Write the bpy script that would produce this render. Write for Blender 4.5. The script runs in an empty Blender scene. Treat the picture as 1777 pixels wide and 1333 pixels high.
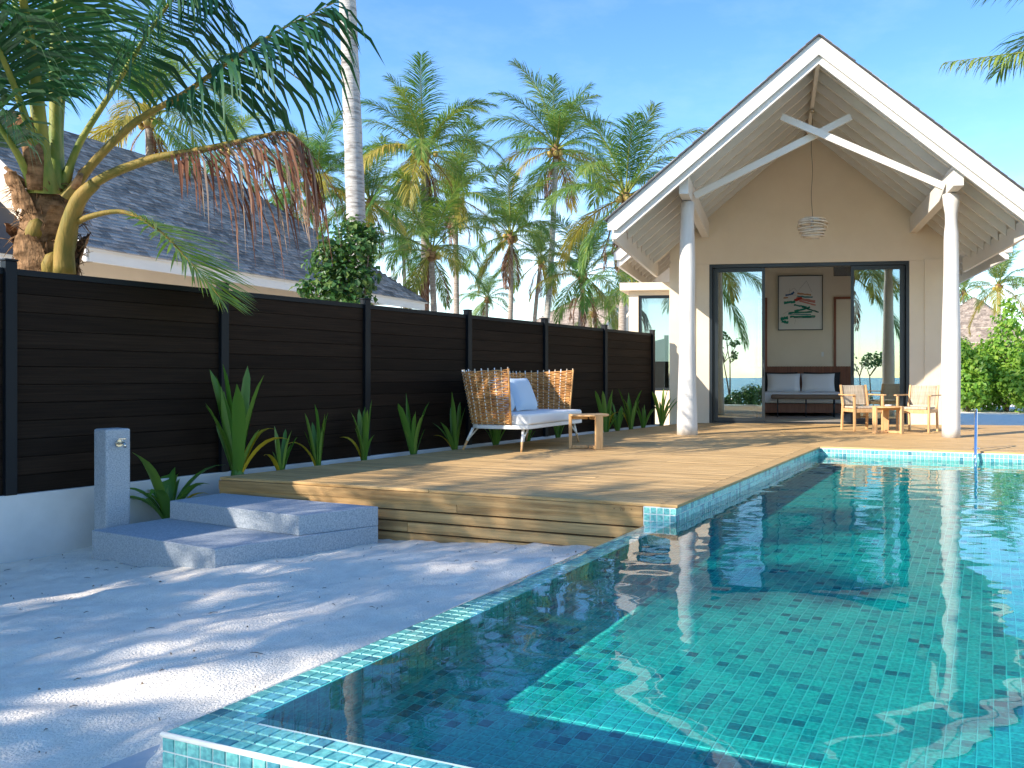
import bpy, bmesh, math, random
from mathutils import Vector, Matrix, noise

SC = bpy.context.scene
COL = SC.collection
R = math.radians
random.seed(7)

# ------------------------------------------------------------------ camera
F_PX, X0, HORIZ, CAM_H = 1425.0, 1150.0, 655.0, 0.95      # deck top is z = 0
cam = bpy.data.cameras.new('camera')
cam.sensor_width = 36.0
cam.lens = 36.0 * F_PX / 1777.0
cam.shift_x = (888.5 - X0) / 1777.0
cam.shift_y = (HORIZ - 666.5) / 1777.0
cam.clip_start = 0.05
cam.clip_end = 6000
cam_o = bpy.data.objects.new('camera', cam)
cam_o.location = (0, 0, CAM_H)
cam_o.rotation_euler = (R(90), 0, 0)
COL.objects.link(cam_o)
SC.camera = cam_o

# ------------------------------------------------------------------ sky, sun, exposure
SUN_EL = R(28.5)
TO_SUN = Vector((-0.793 * math.cos(SUN_EL), -0.609 * math.cos(SUN_EL), math.sin(SUN_EL)))
world = bpy.data.worlds.new('World')
SC.world = world
world.use_nodes = True
wn, wl = world.node_tree.nodes, world.node_tree.links
bg = wn['Background']
sky = wn.new('ShaderNodeTexSky')
sky.sky_type = 'NISHITA'
sky.sun_disc = False
sky.sun_elevation = SUN_EL
sky.sun_rotation = math.atan2(TO_SUN.x, TO_SUN.y)
sky.air_density = 1.0
sky.dust_density = 0.05
sky.ozone_density = 1.6
tc = wn.new('ShaderNodeTexCoord')
mp = wn.new('ShaderNodeMapping'); mp.inputs['Scale'].default_value = (1.0, 1.0, 2.6)
nz = wn.new('ShaderNodeTexNoise'); nz.inputs['Scale'].default_value = 5.5
nz.inputs['Detail'].default_value = 9; nz.inputs['Roughness'].default_value = 0.62
rmp = wn.new('ShaderNodeValToRGB')
rmp.color_ramp.elements[0].position = 0.46; rmp.color_ramp.elements[0].color = (0, 0, 0, 1)
rmp.color_ramp.elements[1].position = 0.74; rmp.color_ramp.elements[1].color = (1, 1, 1, 1)
sxyz = wn.new('ShaderNodeSeparateXYZ')
mr = wn.new('ShaderNodeMapRange')
mr.inputs['From Min'].default_value = 0.0; mr.inputs['From Max'].default_value = 0.26
mr.inputs['To Min'].default_value = 0.95; mr.inputs['To Max'].default_value = 0.04
mm = wn.new('ShaderNodeMath'); mm.operation = 'MULTIPLY'
mix = wn.new('ShaderNodeMix'); mix.data_type = 'RGBA'
wl.new(tc.outputs['Generated'], mp.inputs['Vector']); wl.new(mp.outputs['Vector'], nz.inputs['Vector'])
wl.new(nz.outputs['Fac'], rmp.inputs['Fac'])
wl.new(tc.outputs['Generated'], sxyz.inputs['Vector']); wl.new(sxyz.outputs['Z'], mr.inputs['Value'])
wl.new(rmp.outputs['Color'], mm.inputs[0]); wl.new(mr.outputs['Result'], mm.inputs[1])
wl.new(mm.outputs['Value'], mix.inputs['Factor'])
hsv = wn.new('ShaderNodeHueSaturation'); hsv.inputs['Saturation'].default_value = 1.29; hsv.inputs['Hue'].default_value = 0.508
wl.new(sky.outputs['Color'], hsv.inputs['Color']); wl.new(hsv.outputs['Color'], mix.inputs['A'])
mix.inputs['B'].default_value = (8.6, 8.7, 8.8, 1)
wl.new(mix.outputs['Result'], bg.inputs['Color'])
bg.inputs['Strength'].default_value = 0.125

sun = bpy.data.lights.new('sun', 'SUN')
sun.energy = 3.2
sun.angle = R(0.5)
sun.color = (1.0, 0.92, 0.81)
sun.cycles.is_caustics_light = True
sun_o = bpy.data.objects.new('sun', sun)
sun_o.rotation_euler = (-TO_SUN).to_track_quat('-Z', 'Y').to_euler()
sun_o.location = (-20, -15, 20)
COL.objects.link(sun_o)

vs = SC.view_settings
vs.view_transform = 'Standard'; vs.look = 'None'; vs.gamma = 1.0
vs.use_curve_mapping = False
vs.exposure = 1.45
SC.cycles.max_bounces = 10
SC.cycles.transparent_max_bounces = 24
SC.cycles.caustics_reflective = False
SC.cycles.caustics_refractive = True
SC.cycles.use_denoising = True
SC.cycles.sample_clamp_indirect = 6.0

# ------------------------------------------------------------------ helpers
def at(px, py, Y):
    return Vector(((px - X0) / F_PX * Y, Y, CAM_H - (py - HORIZ) / F_PX * Y))

class MB:
    def __init__(s): s.v = []; s.f = []; s.m = []; s.sm = []
    def face(s, idx, m=0, smooth=False): s.f.append(idx); s.m.append(m); s.sm.append(smooth)
    def add(s, verts, faces, m=0, smooth=False):
        o = len(s.v); s.v.extend([tuple(p) for p in verts])
        for f in faces: s.face([i + o for i in f], m, smooth)
    def box(s, x0, x1, y0, y1, z0, z1, m=0, M=None):
        vs_ = [Vector(p) for p in ((x0,y0,z0),(x1,y0,z0),(x1,y1,z0),(x0,y1,z0),(x0,y0,z1),(x1,y0,z1),(x1,y1,z1),(x0,y1,z1))]
        if M is not None: vs_ = [M @ p for p in vs_]
        s.add(vs_, [(0,3,2,1),(4,5,6,7),(0,1,5,4),(1,2,6,5),(2,3,7,6),(3,0,4,7)], m)
    def prism(s, bot, top, m=0):
        n = len(bot)
        s.add(list(bot) + list(top), [tuple(range(n - 1, -1, -1)), tuple(range(n, 2 * n))] +
              [(i, (i + 1) % n, n + (i + 1) % n, n + i) for i in range(n)], m)
    def bar(s, a, b, w, h, up=(0,0,1), m=0):
        a, b = Vector(a), Vector(b); t = (b - a).normalized(); up = Vector(up)
        sd = t.cross(up)
        if sd.length < 1e-4: sd = t.cross(Vector((1,0,0)))
        sd.normalize(); u = sd.cross(t).normalized()
        q = [sd*(w/2)*i + u*(h/2)*j for i, j in ((-1,-1),(1,-1),(1,1),(-1,1))]
        s.prism([a + k for k in q], [b + k for k in q], m)
    def tube(s, pts, rad, n=8, m=0, cap=True, smooth=True):
        pts = [Vector(p) for p in pts]
        if not hasattr(rad, '__len__'): rad = [rad] * len(pts)
        o = len(s.v); prev = None
        for i, p in enumerate(pts):
            t = (pts[min(i+1, len(pts)-1)] - pts[max(i-1, 0)]).normalized()
            if prev is None:
                a = t.cross(Vector((0,0,1)))
                if a.length < 1e-3: a = t.cross(Vector((1,0,0)))
            else: a = prev - t * prev.dot(t)
            a.normalize(); prev = a; b = t.cross(a)
            for k in range(n):
                an = 2*math.pi*k/n
                s.v.append(tuple(p + (a*math.cos(an) + b*math.sin(an)) * rad[i]))
        for i in range(len(pts)-1):
            for k in range(n):
                s.face([o+i*n+k, o+i*n+(k+1)%n, o+(i+1)*n+(k+1)%n, o+(i+1)*n+k], m, smooth)
        if cap:
            s.face([o+k for k in range(n-1,-1,-1)], m); e = o+(len(pts)-1)*n
            s.face([e+k for k in range(n)], m)
    def lathe(s, prof, n=20, c=(0,0,0), m=0, wob=None):
        o = len(s.v); c = Vector(c)
        for (r, z) in prof:
            for k in range(n):
                a = 2*math.pi*k/n; rr = r * (wob(a, z) if wob else 1)
                s.v.append((c.x+rr*math.cos(a), c.y+rr*math.sin(a), c.z+z))
        for i in range(len(prof)-1):
            for k in range(n): s.face([o+i*n+k, o+i*n+(k+1)%n, o+(i+1)*n+(k+1)%n, o+(i+1)*n+k], m, True)
        s.face([o+k for k in range(n-1,-1,-1)], m); e = o+(len(prof)-1)*n
        s.face([e+k for k in range(n)], m)
    def mesh(s, name, mats):
        me = bpy.data.meshes.new(name)
        me.from_pydata(s.v, [], s.f)
        for mt in (mats if isinstance(mats, (list, tuple)) else [mats]): me.materials.append(mt)
        me.polygons.foreach_set('material_index', s.m)
        me.polygons.foreach_set('use_smooth', s.sm)
        me.update()
        return me
    def build(s, name, mats, parent=None, bevel=0, seg=2):
        return obj(name, s.mesh(name, mats), parent, bevel, seg)

def obj(name, me, parent=None, bevel=0, seg=2):
    o = bpy.data.objects.new(name, me); COL.objects.link(o)
    if parent is not None: o.parent = parent
    if bevel:
        b = o.modifiers.new('bevel', 'BEVEL'); b.width = bevel; b.segments = seg; b.limit_method = 'ANGLE'; b.angle_limit = R(40)
    return o

def tag(o, label=None, cat=None, group=None, kind=None):
    if label: o['label'] = label
    if cat: o['category'] = cat
    if group: o['group'] = group
    if kind: o['kind'] = kind
    return o

def empty(name, loc=(0,0,0), rz=0, label=None, cat=None, group=None):
    o = bpy.data.objects.new(name, None); COL.objects.link(o)
    o.location = loc; o.rotation_euler = (0, 0, rz); o.empty_display_size = 0.1
    return tag(o, label, cat, group)

def part(name, mat, parent, fn, bevel=0, seg=2):
    mb = MB(); fn(mb); return mb.build(name, mat, parent, bevel, seg)

def boxpart(name, mat, parent, x0, x1, y0, y1, z0, z1, bevel=0.004):
    mb = MB(); mb.box(x0, x1, y0, y1, z0, z1); return mb.build(name, mat, parent, bevel)

def catmull(P, n):
    P = [Vector(p) for p in P]; out = []
    Q = [P[0]*2 - P[1]] + P + [P[-1]*2 - P[-2]]
    segs = len(P) - 1
    for k in range(n + 1):
        t = k / n * segs; i = min(int(t), segs - 1); t -= i
        a, b, c, d = Q[i], Q[i+1], Q[i+2], Q[i+3]
        out.append(0.5*((b*2) + (c-a)*t + (a*2-b*5+c*4-d)*t*t + (b*3-a-c*3+d)*t**3))
    return out

# ------------------------------------------------------------------ materials
def new_mat(name):
    m = bpy.data.materials.new(name); m.use_nodes = True
    return m, m.node_tree.nodes, m.node_tree.links

def M_(name, col, rough=0.6, metal=0.0, var=0.0, scale=4.0, stretch=(1,1,1), bump=0.0, bscale=60.0, col2=None,
       island=0.0, objv=0.0, spec=0.5, detail=6, bstretch=None, ramp=(0.35, 0.65), bdist=0.01):
    m, n, l = new_mat(name)
    p = n['Principled BSDF']
    p.inputs['Roughness'].default_value = rough; p.inputs['Metallic'].default_value = metal
    p.inputs['Specular IOR Level'].default_value = spec
    t = n.new('ShaderNodeTexCoord')
    out = None
    if col2 is not None:
        mpn = n.new('ShaderNodeMapping'); mpn.inputs['Scale'].default_value = stretch
        ns = n.new('ShaderNodeTexNoise'); ns.inputs['Scale'].default_value = scale; ns.inputs['Detail'].default_value = detail
        ns.inputs['Roughness'].default_value = 0.6
        l.new(t.outputs['Object'], mpn.inputs['Vector']); l.new(mpn.outputs['Vector'], ns.inputs['Vector'])
        rr = n.new('ShaderNodeValToRGB')
        rr.color_ramp.elements[0].position = ramp[0]; rr.color_ramp.elements[1].position = ramp[1]
        rr.color_ramp.elements[0].color = (*col, 1); rr.color_ramp.elements[1].color = (*col2, 1)
        l.new(ns.outputs['Fac'], rr.inputs['Fac']); out = rr.outputs['Color']
        if objv:
            oi0 = n.new('ShaderNodeObjectInfo'); ad = n.new('ShaderNodeVectorMath'); ad.operation = 'ADD'
            sc_ = n.new('ShaderNodeVectorMath'); sc_.operation = 'SCALE'; sc_.inputs['Scale'].default_value = 37.0
            cb = n.new('ShaderNodeCombineXYZ')
            for k in range(3): l.new(oi0.outputs['Random'], cb.inputs[k])
            l.new(cb.outputs[0], sc_.inputs[0]); l.new(t.outputs['Object'], ad.inputs[0]); l.new(sc_.outputs[0], ad.inputs[1])
            l.new(ad.outputs[0], mpn.inputs['Vector'])
    if island or objv:
        hs = n.new('ShaderNodeHueSaturation')
        gm = n.new('ShaderNodeNewGeometry'); oi = n.new('ShaderNodeObjectInfo')
        a = n.new('ShaderNodeMath'); a.operation = 'MULTIPLY_ADD'
        l.new(gm.outputs['Random Per Island'], a.inputs[0]); a.inputs[1].default_value = 2*island; a.inputs[2].default_value = 1 - island - objv
        b = n.new('ShaderNodeMath'); b.operation = 'MULTIPLY_ADD'
        l.new(oi.outputs['Random'], b.inputs[0]); b.inputs[1].default_value = 2*objv; l.new(a.outputs[0], b.inputs[2])
        l.new(b.outputs[0], hs.inputs['Value'])
        if out: l.new(out, hs.inputs['Color'])
        else: hs.inputs['Color'].default_value = (*col, 1)
        out = hs.outputs['Color']
    if out: l.new(out, p.inputs['Base Color'])
    else: p.inputs['Base Color'].default_value = (*col, 1)
    if bump:
        nb = n.new('ShaderNodeTexNoise'); nb.inputs['Scale'].default_value = bscale; nb.inputs['Detail'].default_value = 5
        bp = n.new('ShaderNodeBump'); bp.inputs['Strength'].default_value = bump; bp.inputs['Distance'].default_value = bdist
        if bstretch:
            m2 = n.new('ShaderNodeMapping'); m2.inputs['Scale'].default_value = bstretch
            l.new(t.outputs['Object'], m2.inputs['Vector']); l.new(m2.outputs['Vector'], nb.inputs['Vector'])
        else: l.new(t.outputs['Object'], nb.inputs['Vector'])
        l.new(nb.outputs['Fac'], bp.inputs['Height']); l.new(bp.outputs['Normal'], p.inputs['Normal'])
    return m

def leaf_mat(name, c1, c2, c3, trans=0.35, rough=0.45, tint=(1.15, 1.2, 0.5), objw=0.5):
    """leaf: reflecting and letting light through; colour differs per leaf (island) and per plant part (object)"""
    m, n, l = new_mat(name)
    p = n['Principled BSDF']; out = n['Material Output']
    gm = n.new('ShaderNodeNewGeometry'); oi = n.new('ShaderNodeObjectInfo')
    a = n.new('ShaderNodeMath'); a.operation = 'MULTIPLY'; a.inputs[1].default_value = 1 - objw
    b = n.new('ShaderNodeMath'); b.operation = 'MULTIPLY_ADD'; b.inputs[1].default_value = objw
    l.new(gm.outputs['Random Per Island'], a.inputs[0]); l.new(oi.outputs['Random'], b.inputs[0]); l.new(a.outputs[0], b.inputs[2])
    rr = n.new('ShaderNodeValToRGB'); e = rr.color_ramp.elements
    e[0].position = 0.1; e[0].color = (*c1, 1); e[1].position = 0.9; e[1].color = (*c3, 1)
    k = e.new(0.5); k.color = (*c2, 1)
    l.new(b.outputs[0], rr.inputs['Fac']); l.new(rr.outputs['Color'], p.inputs['Base Color'])
    p.inputs['Roughness'].default_value = rough; p.inputs['Specular IOR Level'].default_value = 0.4
    tr = n.new('ShaderNodeBsdfTranslucent'); mu = n.new('ShaderNodeMix'); mu.data_type = 'RGBA'; mu.blend_type = 'MULTIPLY'
    mu.inputs['Factor'].default_value = 1; l.new(rr.outputs['Color'], mu.inputs['A']); mu.inputs['B'].default_value = (*[min(x, 2) for x in tint], 1)
    l.new(mu.outputs['Result'], tr.inputs['Color'])
    ms = n.new('ShaderNodeMixShader'); ms.inputs['Fac'].default_value = trans
    l.new(p.outputs['BSDF'], ms.inputs[1]); l.new(tr.outputs['BSDF'], ms.inputs[2]); l.new(ms.outputs['Shader'], out.inputs['Surface'])
    return m

def tile_mat(name):
    m, n, l = new_mat(name); p = n['Principled BSDF']
    gm = n.new('ShaderNodeNewGeometry'); oi = n.new('ShaderNodeObjectInfo')
    a = n.new('ShaderNodeMath'); a.operation = 'MULTIPLY_ADD'; a.inputs[1].default_value = 7.31
    l.new(oi.outputs['Random'], a.inputs[0]); l.new(gm.outputs['Random Per Island'], a.inputs[2])
    fr = n.new('ShaderNodeMath'); fr.operation = 'FRACT'; l.new(a.outputs[0], fr.inputs[0])
    rr = n.new('ShaderNodeValToRGB'); e = rr.color_ramp.elements
    e[0].position = 0.0; e[0].color = (0.26, 0.66, 0.60, 1); e[1].position = 1.0; e[1].color = (0.06, 0.21, 0.28, 1)
    for ps, c in ((0.40, (0.25, 0.66, 0.61)), (0.66, (0.21, 0.60, 0.57)), (0.82, (0.16, 0.49, 0.50)), (0.93, (0.10, 0.34, 0.41))):
        k = e.new(ps); k.color = (*c, 1)
    l.new(fr.outputs[0], rr.inputs['Fac'])
    ns = n.new('ShaderNodeTexNoise'); ns.inputs['Scale'].default_value = 55; ns.inputs['Detail'].default_value = 6
    l.new(gm.outputs['Position'], ns.inputs['Vector'])
    r2 = n.new('ShaderNodeValToRGB'); r2.color_ramp.elements[0].position = 0.36; r2.color_ramp.elements[1].position = 0.62
    r2.color_ramp.elements[0].color = (0.55, 0.66, 0.68, 1); r2.color_ramp.elements[1].color = (1.12, 1.1, 1.05, 1)
    l.new(ns.outputs['Fac'], r2.inputs['Fac'])
    mu = n.new('ShaderNodeMix'); mu.data_type = 'RGBA'; mu.blend_type = 'MULTIPLY'; mu.inputs['Factor'].default_value = 1
    l.new(rr.outputs['Color'], mu.inputs['A']); l.new(r2.outputs['Color'], mu.inputs['B'])
    l.new(mu.outputs['Result'], p.inputs['Base Color'])
    p.inputs['Roughness'].default_value = 0.28
    return m

def schlick(n, l, f0, scale=1.0, normal=None):
    """reflectance by angle, the same from both sides of a surface"""
    g = n.new('ShaderNodeNewGeometry'); d = n.new('ShaderNodeVectorMath'); d.operation = 'DOT_PRODUCT'
    l.new(g.outputs['Incoming'], d.inputs[0]); l.new(normal or g.outputs['Normal'], d.inputs[1])
    def mth(op, a, b=None, c=None):
        q = n.new('ShaderNodeMath'); q.operation = op
        for i, x in enumerate((a, b, c)):
            if x is None: continue
            if isinstance(x, (int, float)): q.inputs[i].default_value = x
            else: l.new(x, q.inputs[i])
        return q.outputs[0]
    c = mth('ABSOLUTE', d.outputs['Value']); k = mth('POWER', mth('SUBTRACT', 1.0, c), 5.0)
    q = n.new('ShaderNodeMath'); q.operation = 'MULTIPLY_ADD'; q.use_clamp = True
    l.new(k, q.inputs[0]); q.inputs[1].default_value = scale*(1-f0); q.inputs[2].default_value = f0
    return q.outputs[0]

def water_mat(name, tint=(0.13, 0.74, 0.70)):
    m, n, l = new_mat(name); out = n['Material Output']; n.remove(n['Principled BSDF'])
    g = n.new('ShaderNodeNewGeometry')
    n1 = n.new('ShaderNodeTexNoise'); n1.inputs['Scale'].default_value = 5.0; n1.inputs['Detail'].default_value = 3
    mp1 = n.new('ShaderNodeMapping'); mp1.inputs['Scale'].default_value = (0.55, 1.25, 1); mp1.inputs['Rotation'].default_value = (0, 0, R(12))
    l.new(g.outputs['Position'], mp1.inputs['Vector']); l.new(mp1.outputs['Vector'], n1.inputs['Vector'])
    b1 = n.new('ShaderNodeBump'); b1.inputs['Strength'].default_value = 0.11; b1.inputs['Distance'].default_value = 0.02
    l.new(n1.outputs['Fac'], b1.inputs['Height'])
    fr = schlick(n, l, 0.022, 1.0, b1.outputs['Normal'])
    tr = n.new('ShaderNodeBsdfTransparent'); tr.inputs['Color'].default_value = (*tint, 1)
    gl = n.new('ShaderNodeBsdfGlossy'); gl.inputs['Roughness'].default_value = 0.004
    gl.inputs['Color'].default_value = (0.95, 0.97, 1, 1); l.new(b1.outputs['Normal'], gl.inputs['Normal'])
    ms = n.new('ShaderNodeMixShader'); l.new(fr, ms.inputs['Fac'])
    l.new(tr.outputs[0], ms.inputs[1]); l.new(gl.outputs[0], ms.inputs[2]); l.new(ms.outputs[0], out.inputs['Surface'])
    return m

def deep_water(name, tint):
    m, n, l = new_mat(name); out = n['Material Output']; n.remove(n['Principled BSDF'])
    fr = schlick(n, l, 0.02)
    rf = n.new('ShaderNodeBsdfRefraction'); rf.inputs['IOR'].default_value = 1.333; rf.inputs['Roughness'].default_value = 0.0; rf.inputs['Color'].default_value = (*tint, 1)
    gl = n.new('ShaderNodeBsdfGlossy'); gl.inputs['Roughness'].default_value = 0.0
    ms = n.new('ShaderNodeMixShader'); l.new(fr, ms.inputs['Fac'])
    l.new(rf.outputs[0], ms.inputs[1]); l.new(gl.outputs[0], ms.inputs[2]); l.new(ms.outputs[0], out.inputs['Surface'])
    return m

def glass_mat(name, refl, tint):
    m, n, l = new_mat(name); out = n['Material Output']; n.remove(n['Principled BSDF'])
    fr = schlick(n, l, refl, 0.6)
    tr = n.new('ShaderNodeBsdfTransparent'); tr.inputs['Color'].default_value = (*tint, 1)
    gl = n.new('ShaderNodeBsdfGlossy'); gl.inputs['Roughness'].default_value = 0.0; gl.inputs['Color'].default_value = (0.9, 0.97, 0.97, 1)
    ms = n.new('ShaderNodeMixShader'); l.new(fr, ms.inputs['Fac'])
    l.new(tr.outputs[0], ms.inputs[1]); l.new(gl.outputs[0], ms.inputs[2]); l.new(ms.outputs[0], out.inputs['Surface'])
    return m

MT = {}
MT['sand'] = M_('coral_sand', (0.82, 0.73, 0.61), 0.95, col2=(0.92, 0.83, 0.70), scale=9, detail=10, bump=0.6, bscale=85, spec=0.1, bdist=0.02)
MT['deck'] = M_('deck_timber', (0.38, 0.225, 0.085), 0.62, col2=(0.64, 0.42, 0.19), scale=3.0, stretch=(0.6, 16, 16), objv=0.13, bump=0.35, bscale=5, bstretch=(0.7, 60, 60), spec=0.3)
MT['fascia'] = M_('fascia_timber', (0.33, 0.185, 0.07), 0.7, col2=(0.60, 0.37, 0.155), scale=2.2, stretch=(0.5, 10, 14), objv=0.14, bump=0.4, bscale=5, bstretch=(0.6, 40, 50), spec=0.3)
MT['fence'] = M_('dark_composite', (0.012, 0.0068, 0.0040), 0.7, col2=(0.026, 0.0155, 0.0095), scale=3, stretch=(0.6, 30, 30), objv=0.28, bump=0.3, bscale=6, bstretch=(0.5, 50, 70), spec=0.12)
MT['post'] = M_('post_metal', (0.006, 0.008, 0.011), 0.5, metal=0.0, spec=0.2)
MT['plinth'] = M_('painted_render', (0.60, 0.585, 0.56), 0.85, col2=(0.68, 0.665, 0.64), scale=2.2, bump=0.18, bscale=40, spec=0.2)
MT['wall'] = M_('sand_stucco', (0.72, 0.60, 0.45), 0.9, col2=(0.76, 0.64, 0.485), scale=1.6, bump=0.12, bscale=55, spec=0.2)
MT['wall_in'] = M_('interior_plaster', (0.80, 0.70, 0.55), 0.9, col2=(0.84, 0.74, 0.59), scale=1.5, spec=0.2)
MT['white'] = M_('white_paint', (0.67, 0.635, 0.575), 0.6, col2=(0.72, 0.685, 0.62), scale=1.2, stretch=(1, 1, 4), bump=0.08, bscale=30, spec=0.4)
MT['log'] = M_('whitewashed_log', (0.58, 0.54, 0.49), 0.7, col2=(0.68, 0.645, 0.59), scale=2.0, stretch=(5, 5, 0.6), bump=0.25, bscale=9, bstretch=(5, 5, 0.7), spec=0.3)
MT['shingle'] = M_('grey_shingle', (0.22, 0.20, 0.18), 0.85, col2=(0.40, 0.36, 0.32), scale=9, island=0.32, objv=0.32, bump=0.3, bscale=40, spec=0.2)
MT['felt'] = M_('roof_felt', (0.05, 0.052, 0.056), 0.85)
MT['shingle_brown'] = M_('weathered_shingle', (0.22, 0.17, 0.13), 0.9, col2=(0.36, 0.29, 0.23), scale=6, island=0.3, bump=0.3, bscale=30, spec=0.2)
MT['black'] = M_('black_aluminium', (0.012, 0.017, 0.022), 0.35, spec=0.5)
MT['glass'] = glass_mat('door_glass', 0.33, (0.62, 0.72, 0.72))
MT['glass_clear'] = glass_mat('window_glass', 0.22, (0.7, 0.8, 0.8))
MT['granite'] = M_('blue_grey_granite', (0.28, 0.32, 0.355), 0.75, col2=(0.47, 0.50, 0.53), scale=95, detail=4, bump=0.25, bscale=90, spec=0.3, ramp=(0.38, 0.62))
MT['granite_dark'] = M_('wet_granite', (0.09, 0.16, 0.23), 0.6, col2=(0.25, 0.34, 0.42), scale=26, detail=4, bump=0.3, bscale=50, spec=0.35, ramp=(0.40, 0.66))
MT['tile'] = tile_mat('pool_tile')
MT['grout'] = M_('grout', (0.70, 0.74, 0.70), 0.8, col2=(0.80, 0.82, 0.78), scale=12, spec=0.2)
MT['water'] = deep_water('pool_water', (0.16, 0.88, 0.87))
MT['film'] = water_mat('overflow_film', (0.88, 0.97, 0.97))
MT['sea'] = M_('sea_water', (0.01, 0.19, 0.24), 0.25, col2=(0.015, 0.27, 0.31), scale=0.02, bump=0.25, bscale=0.6, spec=0.5)
MT['chrome'] = M_('chrome', (0.75, 0.76, 0.78), 0.08, metal=1.0)
MT['brass'] = M_('tap_brass', (0.62, 0.58, 0.50), 0.22, metal=1.0)
MT['teak'] = M_('teak', (0.55, 0.30, 0.12), 0.5, col2=(0.68, 0.42, 0.20), scale=4, stretch=(6, 6, 1), objv=0.1, spec=0.35)
MT['cord'] = M_('woven_cord', (0.40, 0.32, 0.23), 0.85, col2=(0.62, 0.53, 0.41), scale=5, stretch=(12, 1, 1), island=0.12, spec=0.1)
MT['rattan'] = M_('rattan', (0.42, 0.17, 0.04), 0.45, col2=(0.68, 0.37, 0.13), scale=14, island=0.2, spec=0.4)
MT['rattan_pale'] = M_('pale_rattan', (0.72, 0.60, 0.44), 0.5, spec=0.4)
MT['cushion'] = M_('white_cushion', (0.80, 0.79, 0.77), 0.9, bump=0.12, bscale=180, spec=0.1)
MT['pillow'] = M_('pale_blue_linen', (0.50, 0.60, 0.70), 0.9, bump=0.12, bscale=160, spec=0.1)
MT['metal_white'] = M_('white_metal', (0.80, 0.80, 0.78), 0.4)
MT['linen'] = M_('white_linen', (0.80, 0.80, 0.82), 0.9, bump=0.15, bscale=9, spec=0.1)
MT['dark_fabric'] = M_('charcoal_fabric', (0.03, 0.032, 0.036), 0.9, spec=0.1)
MT['tan_fabric'] = M_('tan_leather', (0.22, 0.15, 0.10), 0.6)
MT['walnut'] = M_('red_walnut', (0.20, 0.065, 0.032), 0.5, col2=(0.30, 0.11, 0.055), scale=3, stretch=(20, 20, 1), island=0.15)
MT['floor_in'] = M_('interior_floor', (0.42, 0.37, 0.30), 0.35, col2=(0.48, 0.42, 0.35), scale=1.5)
MT['paper'] = M_('paper', (0.78, 0.77, 0.74), 0.8)
MT['curtain'] = M_('curtain', (0.50, 0.42, 0.32), 0.9)
MT['bamboo'] = M_('bleached_wood', (0.55, 0.45, 0.33), 0.7, col2=(0.78, 0.70, 0.58), scale=8)
MT['trunk'] = M_('palm_bark', (0.24, 0.19, 0.15), 0.9, col2=(0.46, 0.40, 0.34), scale=3.5, stretch=(1.2, 1.2, 9), objv=0.15, bump=0.8, bscale=5, bstretch=(0.8, 0.8, 9), spec=0.1, bdist=0.03)
MT['trunk_pale'] = M_('pale_palm_bark', (0.15, 0.125, 0.11), 0.9, col2=(0.50, 0.465, 0.42), scale=3.2, stretch=(1.3, 1.3, 7), bump=0.8, bscale=5, bstretch=(0.8, 0.8, 8), spec=0.1, bdist=0.03, ramp=(0.28, 0.52))
MT['fibre'] = M_('palm_fibre', (0.10, 0.055, 0.028), 0.95, col2=(0.36, 0.21, 0.11), scale=6, stretch=(1, 1, 2.5), bump=0.9, bscale=22, bstretch=(1, 1, 0.35), spec=0.05, bdist=0.03)
MT['petiole'] = M_('green_petiole', (0.12, 0.19, 0.03), 0.55, col2=(0.30, 0.27, 0.05), scale=3.0, stretch=(3, 3, 1), bump=0.4, bscale=14, bstretch=(4, 4, 1), spec=0.25)
MT['petiole_old'] = M_('yellow_petiole', (0.15, 0.13, 0.025), 0.65, col2=(0.30, 0.19, 0.045), scale=3.5, stretch=(3, 3, 1), bump=0.5, bscale=14, bstretch=(4, 4, 1), spec=0.2)
MT['palm'] = leaf_mat('palm_leaf', (0.060, 0.155, 0.040), (0.135, 0.24, 0.050), (0.28, 0.31, 0.065), 0.36, 0.4, tint=(1.0, 1.2, 0.5))
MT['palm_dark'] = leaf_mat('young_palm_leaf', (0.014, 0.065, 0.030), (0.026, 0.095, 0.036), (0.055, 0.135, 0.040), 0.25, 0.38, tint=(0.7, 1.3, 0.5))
MT['palm_light'] = leaf_mat('light_palm_leaf', (0.12, 0.24, 0.04), (0.20, 0.33, 0.05), (0.30, 0.38, 0.07), 0.36, 0.4)
MT['palm_yellow'] = leaf_mat('yellow_palm_leaf', (0.20, 0.22, 0.04), (0.36, 0.30, 0.05), (0.46, 0.32, 0.07), 0.36, 0.5)
MT['palm_dead'] = leaf_mat('dead_palm_leaf', (0.15, 0.055, 0.028), (0.24, 0.10, 0.05), (0.42, 0.31, 0.22), 0.2, 0.8, tint=(1, 0.8, 0.6), objw=0.1)
MT['lily'] = leaf_mat('lily_leaf', (0.085, 0.21, 0.032), (0.12, 0.26, 0.040), (0.19, 0.31, 0.055), 0.3, 0.35, objw=0.9)
MT['lily_yellow'] = leaf_mat('yellowed_lily_leaf', (0.50, 0.38, 0.02), (0.60, 0.45, 0.03), (0.65, 0.48, 0.04), 0.25, 0.5)
MT['bush'] = leaf_mat('shrub_leaf', (0.035, 0.10, 0.026), (0.060, 0.15, 0.034), (0.15, 0.22, 0.05), 0.3, 0.4, objw=0.1)
MT['bush_bright'] = leaf_mat('bright_shrub_leaf', (0.13, 0.29, 0.034), (0.21, 0.38, 0.046), (0.33, 0.47, 0.065), 0.4, 0.4, objw=0.15)
MT['stem'] = M_('woody_stem', (0.14, 0.10, 0.07), 0.9, col2=(0.24, 0.19, 0.14), scale=6, spec=0.1)
MT['soil'] = M_('planting_soil', (0.12, 0.10, 0.08), 0.95, col2=(0.26, 0.23, 0.19), scale=9, bump=0.5, bscale=30, spec=0.05)
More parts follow.
